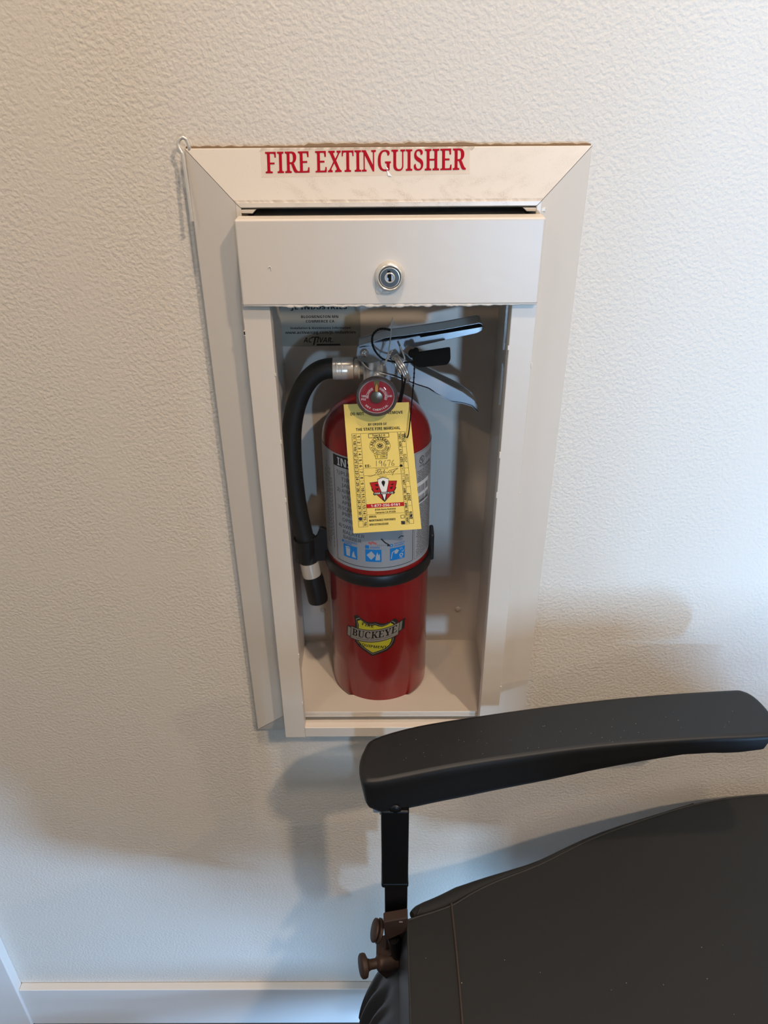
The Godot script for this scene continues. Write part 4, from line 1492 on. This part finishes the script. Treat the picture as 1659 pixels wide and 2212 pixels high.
# ---------------------------------------------------------------- the chair
func ring3(o: Array, y: float, inset: float, c: Vector2) -> Array:
	# an outline in plan, drawn in by some metres, at a height
	var r := []
	var n := o.size()
	for i in n:
		var a: Vector2 = o[posmod(i - 1, n)]
		var b: Vector2 = o[(i + 1) % n]
		var d := (b - a).normalized()
		var s := Vector2(-d.y, d.x)
		if s.dot(c - o[i]) < 0.0:
			s = -s
		var p: Vector2 = o[i] + s * inset
		r.append(V(p.x, y, p.y))
	return r

func lid(m: MB, P: Array, from: int, n: int, nn: Vector3) -> void:
	# closes a ring that lies about level
	var mid := Vector3()
	for i in n:
		mid += P[from + i] / n
	for i in n:
		m.tri(mid, P[from + i], P[from + (i + 1) % n], nn, nn, nn)

func chair() -> void:
	var t := thing("office_chair", "black padded armchair with rusty bracket pushed against the wall below the cabinet", "chair", V(0.28, 0, 0.4))
	# seat, in plan
	var plan := smooth2([Vector2(0.0155, 0.1815), Vector2(0.0267, 0.1775), Vector2(0.0459, 0.1716), Vector2(0.0656, 0.164), Vector2(0.0876, 0.1509), Vector2(0.1152, 0.1375), Vector2(0.1661, 0.1172), Vector2(0.245, 0.0795), Vector2(0.365, 0.0390), Vector2(0.46, 0.0250), Vector2(0.515, 0.035), Vector2(0.535, 0.09), Vector2(0.54, 0.4), Vector2(0.53, 0.66), Vector2(0.49, 0.7), Vector2(0.25, 0.7), Vector2(0.05, 0.68), Vector2(0.019, 0.62)], 6, false)
	plan.append_array([Vector2(0.0168, 0.5), Vector2(0.0160, 0.36), Vector2(0.0156, 0.26), Vector2(0.0154, 0.20)])
	var c := Vector2(0.27, 0.38)
	var P := []
	var spec := [[0.490, 0.004], [0.497, 0.0], [0.530, -0.001], [0.555, 0.0], [0.559, 0.0002], [0.5605, 0.0009]]
	for s in spec:
		P.append_array(ring3(plan, s[0], s[1], c))
	var seat := MB.new()
	var n := plan.size()
	seat.grid(P, spec.size(), n, true, V(0.27, 0.5, 0.38))
	lid(seat, P, 0, n, V(0, -1, 0))
	lid(seat, P, (spec.size() - 1) * n, n, V(0, 1, 0))
	var st := part("seat", seat, M.fabric, t, "black vinyl seat cushion")
	# piping round the top edge and the stitched seam across
	var pipe := MB.new()
	pipe.tube(ring3(plan, 0.5603, 0.0012, c), 0.0012, 8, 0, false, true)
	part("piping", pipe, mat("worn piping", Color(0.16, 0.15, 0.135), 0.6), st, "raised piping round the top")
	var seam := MB.new()
	var sp := []
	for i in 24:
		var f := i / 23.0
		sp.append(V(0.0636 + 0.0012 * sin(f * 9.0) + 0.002 * f, 0.5614, lerpf(0.1645, 0.64, f)))
	seam.tube(sp, 0.0011, 8)
	part("seam", seam, mat("worn seam", Color(0.24, 0.19, 0.165), 0.7), st, "worn brownish seam")
	var cs := MB.new()
	var mid := [[0.0215, 0.1745, 0.0035], [0.0275, 0.1702, 0.0066], [0.036, 0.1668, 0.0082], [0.048, 0.1622, 0.0088], [0.062, 0.1560, 0.0095], [0.074, 0.1500, 0.0096], [0.1026, 0.1385, 0.0070], [0.13, 0.1285, 0.0048], [0.167, 0.1150, 0.0036], [0.245, 0.0785, 0.0026], [0.365, 0.0385, 0.0018]]
	var bp := []
	var br := []
	for q in mid:
		bp.append(V(q[0], 0.5600 - q[2] * 0.9, q[1]))
		br.append(q[2])
	var bol := MB.new()
	bol.tube(bp, br, 20, 4)
	part("side_bolster", bol, M.fabric, st, "soft rolled edge beside the piping")
	cs.tube([V(0.0270, 0.5608, 0.1765), V(0.0290, 0.5612, 0.1722), V(0.0318, 0.5596, 0.1670), V(0.0345, 0.5555, 0.1615)], 0.0006, 6, 3)
	part("corner_seam", cs, mat("grey thread", Color(0.22, 0.21, 0.18), 0.7), st)
	# lint on the cloth
	var rng := RandomNumberGenerator.new()
	rng.seed = 20
	var lint := MB.new()
	for i in 70:
		var x := rng.randf_range(0.03, 0.5)
		var z := rng.randf_range(0.2, 0.6)
		var s := rng.randf_range(0.0002, 0.0005)
		lint.box(V(x, 0.5613, z), V(x + s * rng.randf_range(1, 2.5), 0.5619, z + s * rng.randf_range(1, 2)), 0.0001, 1)
	for i in 46:
		var x := rng.randf_range(0.0, 0.36)
		var z := lerpf(0.118, 0.072, x / 0.36) + rng.randf_range(0.012, 0.045)
		var s := rng.randf_range(0.0002, 0.00045)
		lint.box(V(x, 0.7722, z), V(x + s * rng.randf_range(1, 2), 0.7727, z + s), 0.0001, 1)
	var li := part("lint", lint, mat("pale lint", Color(0.6, 0.57, 0.5), 0.9), t, "specks of pale lint")
	li.set_meta("kind", "stuff")
	# smooth front band, and the loose cover gathered behind it
	var fb := []
	for i in 9:
		var v := i / 8.0
		for j in 30:
			var u := j / 29.0
			var z := lerpf(0.1835, 0.62, u)
			fb.append(V(0.0156 - 0.0115 * sin(minf(v * 3.2, 1.57)) + 0.006 * v + 0.0012 * sin(u * 19.0) * v, 0.5555 - 0.165 * v, z))
	var band := MB.new()
	band.grid(fb, 9, 30, false, V(0.3, 0.45, 0.4))
	var lining := mat("grey black lining", Color(0.15, 0.15, 0.165), 0.45)
	part("front_band", band, lining, t, "smooth grey black front band")
	var hem := MB.new()
	hem.tube([V(0.0060, 0.462, 0.1855), V(0.0095, 0.440, 0.1845), V(0.0125, 0.432, 0.1835)], 0.0008, 6, 4)
	part("stitched_hem", hem, M.dull, t)
	var sew := MB.new()
	sew.tube([V(0.0095, 0.552, 0.1832), V(0.0085, 0.53, 0.1828), V(0.0098, 0.50, 0.1828)], 0.0009, 6, 4)
	part("edge_stitch", sew, M.dull, t)
	var cl := []
	var rows := 26
	var cols := 120
	for i in rows:
		var v := float(i) / (rows - 1)
		for j in cols:
			var u := float(j) / (cols - 1)
			var z := lerpf(0.168, 0.40, u)
			var bulge := 0.044 * pow(sin(minf(v * 1.7, 1.57)), 0.8) - 0.02 * smoothstep(0.8, 1.0, v)
			var fold := (0.0042 * sin(u * 66.0 + v * 2.6) + 0.0022 * sin(u * 36.0 - v * 4.0)) * smoothstep(0.0, 0.35, v)
			cl.append(V(0.0075 - bulge - fold, 0.487 - 0.16 * v - 0.004 * sin(u * 40.0) * v, z + 0.016 * v * sin(u * 9.0 + 1.0)))
	var cloth := MB.new()
	cloth.grid(cl, rows, cols, false, V(0.3, 0.45, 0.4))
	part("loose_cover", cloth, lining, t, "wrinkled loose cover under the seat")
	# cloth added under the open side of the seat to block low light
	var sk := []
	for i in 6:
		for j in 40:
			var u := j / 39.0
			var p := V(lerpf(0.30, 0.535, minf(u * 2.0, 1.0)), 0.0, lerpf(0.615, 0.2, maxf(u * 2.0 - 1.0, 0.0)))
			sk.append(p + V(0, lerpf(0.495, 0.225, i / 5.0), 0.006 * sin(u * 50.0) * i / 5.0))
	var added_skirt := MB.new()
	added_skirt.grid(sk, 6, 40, false, V(0.4, 0.4, 0.3))
	part("added_skirt", added_skirt, lining, t)
	chair_arm(t, 1.0)
	chair_arm(t, -1.0)
	# base under the seat
	var col := MB.new()
	col.xf = Transform3D(Basis(), V(0.28, 0, 0.39))
	col.lathe([Vector2(0.03, 0.09), Vector2(0.03, 0.30), Vector2(0.022, 0.302), Vector2(0.022, 0.48)], 24)
	part("gas_column", col, M.blacksteel, t)
	var pan := MB.new()
	pan.box(V(0.15, 0.468, 0.22), V(0.42, 0.492, 0.56), 0.004, 2)
	part("seat_pan", pan, M.blacksteel, t)
	for k in 5:
		var a := TAU * k / 5 + 0.5
		var d := V(cos(a), 0, sin(a))
		var hub := V(0.28, 0, 0.39)
		var leg := MB.new()
		leg.tube([hub + V(0, 0.105, 0), hub + d * 0.12 + V(0, 0.1, 0), hub + d * 0.27 + V(0, 0.072, 0)], [0.024, 0.02, 0.014], 12)
		part("base_leg", leg, M.plastic, t)
		var wheel := MB.new()
		wheel.xf = Transform3D(Basis(V(0, 0, 1).cross(d).normalized() if absf(d.z) < 0.9 else V(1, 0, 0), 0.0), hub + d * 0.27 + V(0, 0.027, 0))
		wheel.xf.basis = Basis(d, PI / 2) * Basis()
		wheel.lathe([Vector2(0.0, -0.018), Vector2(0.022, -0.018), Vector2(0.026, -0.014), Vector2(0.0265, 0.014), Vector2(0.022, 0.018), Vector2(0.0, 0.018)], 20)
		part("caster", wheel, M.plastic, t)
	# backrest, out of the picture to the right
	var bk := MB.new()
	bk.xf = Transform3D(Basis(V(0, 0, 1), -0.12), V(0.78, 0.60, 0.38))
	bk.box(V(-0.035, 0.0, -0.22), V(0.035, 0.42, 0.22), 0.03, 4)
	bk.xf = Transform3D()
	bk.tube([V(0.40, 0.478, 0.38), V(0.72, 0.48, 0.38), V(0.81, 0.53, 0.38), V(0.84, 0.72, 0.38)], 0.014, 12, 5)
	part("backrest", bk, M.fabric, t)

func chair_arm(t: Node3D, side: float) -> void:
	# the arm by the wall; the other one mirrors it across the seat
	var mir := Transform3D() if side > 0 else Transform3D(Basis(V(1, 0, 0), V(0, 1, 0), V(0, 0, -1)), V(0, 0, 0.83))
	var plan := [Vector2(-0.0265, 0.143), Vector2(-0.0165, 0.1275), Vector2(0.0255, 0.1115), Vector2(0.085, 0.099), Vector2(0.143, 0.0885), Vector2(0.205, 0.079), Vector2(0.265, 0.0720), Vector2(0.345, 0.0655), Vector2(0.364, 0.0665), Vector2(0.3745, 0.080), Vector2(0.3785, 0.105), Vector2(0.370, 0.1255), Vector2(0.355, 0.1295), Vector2(0.29, 0.1328), Vector2(0.2, 0.1412), Vector2(0.11, 0.1555), Vector2(0.05, 0.1672), Vector2(0.008, 0.1772), Vector2(-0.015, 0.1820), Vector2(-0.0262, 0.1795), Vector2(-0.0300, 0.162)]
	var o := smooth2(plan, 4)
	var c := Vector2(0.17, 0.118)
	var n := o.size()
	# underside height along the arm
	var keys := [Vector2(-0.031, 0.742), Vector2(-0.024, 0.731), Vector2(-0.010, 0.7195), Vector2(0.02, 0.7165), Vector2(0.07, 0.7175), Vector2(0.16, 0.724), Vector2(0.26, 0.739), Vector2(0.30, 0.7445), Vector2(0.335, 0.7415), Vector2(0.365, 0.7445), Vector2(0.379, 0.752)]
	var under := func(x: float) -> float:
		for i in keys.size() - 1:
			if x <= keys[i + 1].x:
				var f := clampf((x - keys[i].x) / (keys[i + 1].x - keys[i].x), 0, 1)
				return lerpf(keys[i].y, keys[i + 1].y, f)
		return keys[-1].y
	var spec := [[0.0, 0.0090], [0.06, 0.0062], [0.2, 0.0034], [0.5, 0.0016], [0.8, 0.0002], [0.9, 0.0003], [0.965, 0.0014], [0.99, 0.003], [1.0, 0.0052]]
	var P := []
	for s in spec:
		var r := ring3(o, 0.0, s[1], c)
		for p in r:
			var u: float = under.call(p.x)
			P.append(V(p.x, lerpf(u, 0.772, s[0]), p.z))
	var m := MB.new()
	m.xf = mir
	m.grid(P, spec.size(), n, true, V(c.x, 0.745, c.y))
	lid(m, P, 0, n, V(0, -1, 0))
	lid(m, P, (spec.size() - 1) * n, n, V(0, 1, 0))
	var arm := part("armrest", m, M.arm, t, "moulded black armrest pad")
	var sc := MB.new()
	sc.xf = mir * Transform3D(Basis(V(1, 0, 0), PI / 2 + 0.12), V(0.004, 0.7275, 0.1752))
	sc.lathe([Vector2(0.0, 0.0022), Vector2(0.004, 0.002), Vector2(0.0052, 0.001), Vector2(0.0056, 0.0)], 20)
	part("screw_cap", sc, M.plastic, arm)
	# telescopic square post
	var p1 := MB.new()
	p1.xf = mir
	p1.box(V(-0.0100, 0.607, 0.149), V(0.0168, 0.724, 0.176), 0.002, 2)
	p1.box(V(-0.0105, 0.606, 0.1485), V(0.0173, 0.614, 0.1765), 0.0025, 2)
	part("post_sleeve", p1, M.blacksteel, t, "black square post sleeve")
	var p2 := MB.new()
	p2.xf = mir
	p2.box(V(-0.0072, 0.46, 0.1515), V(0.0165, 0.61, 0.1735), 0.0018, 2)
	part("post", p2, M.blacksteel, t, "black square post")
	var bo := MB.new()
	bo.xf = mir * Transform3D(Basis(V(0, 0, 1), PI / 2), V(-0.0100, 0.7165, 0.164))
	bo.lathe([Vector2(0.0, 0.0075), Vector2(0.0052, 0.0075), Vector2(0.006, 0.0068), Vector2(0.006, 0.0015), Vector2(0.008, 0.0012), Vector2(0.008, 0.0)], 6)
	part("hinge_bolt", bo, M.steel, t, "steel hex bolt")
	# rusty clamp at the foot of the post
	var pl := MB.new()
	pl.xf = mir
	pl.prism(rounded([Vector2(-0.0088, 0.570), Vector2(0.0165, 0.5775), Vector2(0.0168, 0.5545), Vector2(0.0095, 0.5480), Vector2(-0.0070, 0.5355)], 0.002), 0.1790, 0.190, 0.0010)
	var plate := part("clamp_plate", pl, M.rust, t, "rusty brown clamp plate")
	var chip := MB.new()
	chip.xf = mir
	chip.box(V(0.0075, 0.5695, 0.1898), V(0.0112, 0.5712, 0.1903), 0.0002, 1)
	part("paint_chip", chip, mat("bare chip", Color(0.6, 0.55, 0.5), 0.6), plate)
	var bl := MB.new()
	bl.xf = mir
	bl.prism(rounded([Vector2(-0.0170, 0.503), Vector2(0.0060, 0.515), Vector2(0.0140, 0.512), Vector2(0.0140, 0.468), Vector2(-0.0010, 0.452), Vector2(-0.0165, 0.478)], 0.003), 0.166, 0.190, 0.0015)
	bl.box(V(-0.0072, 0.50, 0.160), V(0.0145, 0.545, 0.184), 0.002, 2)
	part("clamp_block", bl, M.rust, t, "rusty clamp block")
	var th := MB.new()
	th.xf = mir
	for i in 7:
		var y := 0.5365 - i * 0.0042
		th.tube([V(0.002 + i * 0.0006, y, 0.188), V(0.0023 + i * 0.0006, y - 0.0036, 0.188)], [0.0058, 0.0062], 16)
	part("threaded_stud", th, M.blacksteel, t, "dark threaded stud")
	var wz := MB.new()
	wz.xf = mir * Transform3D(Basis(V(0, 0, 1), 1.25) * Basis(), V(-0.0135, 0.541, 0.182))
	wz.lathe([Vector2(0.0, 0.002), Vector2(0.011, 0.002), Vector2(0.0125, 0.001), Vector2(0.0125, -0.001), Vector2(0.011, -0.002), Vector2(0.0, -0.002)], 28)
	wz.lathe([Vector2(0.0, 0.0065), Vector2(0.0105, 0.0065), Vector2(0.0118, 0.0055), Vector2(0.0118, 0.0038), Vector2(0.0105, 0.0028), Vector2(0.0, 0.0028)], 28)
	part("washer", wz, M.rust, t, "rusty washers")
	var kn := MB.new()
	kn.xf = mir * Transform3D(Basis(V(0, 0, 1), PI / 2 - 0.12) * Basis(V(1, 0, 0), 0.25), V(-0.0045, 0.4985, 0.190))
	kn.lathe([Vector2(0.0, 0.0305), Vector2(0.0105, 0.0305), Vector2(0.0122, 0.0292), Vector2(0.0125, 0.0262), Vector2(0.0118, 0.0242), Vector2(0.0065, 0.0220), Vector2(0.0052, 0.0190), Vector2(0.0052, 0.0130), Vector2(0.0085, 0.010), Vector2(0.0095, 0.0), Vector2(0.009, -0.01)], 28)
	part("thumb_screw", kn, M.rust, t, "broad rusty thumb screw")

func scraps() -> void:
	var f := MB.new()
	f.tube([V(0.0030, 0.4500, 0.1935), V(0.0062, 0.4555, 0.1945), V(0.0088, 0.4640, 0.195), V(0.0094, 0.472, 0.1945)], [0.0006, 0.0018, 0.0026, 0.0012], 8, 4)
	var t := thing("foam_scrap", "small yellow foam scrap caught below the rusty clamp", "scrap", V(0.006, 0.45, 0.194))
	part("foam", f, mat("yellow foam", Color(0.8, 0.66, 0.32), 0.9), t)
	var th := thing("thread", "loose dark forked thread end sticking out beside the wrinkled cover", "thread", V(-0.03, 0.37, 0.19))
	var m := MB.new()
	m.tube([V(-0.0155, 0.352, 0.186), V(-0.0215, 0.361, 0.189), V(-0.0262, 0.372, 0.190), V(-0.0285, 0.3765, 0.1905)], 0.0006, 6, 4)
	m.tube([V(-0.0262, 0.372, 0.190), V(-0.0272, 0.3775, 0.190)], 0.0004, 6)
	part("strand", m, M.plastic, th)
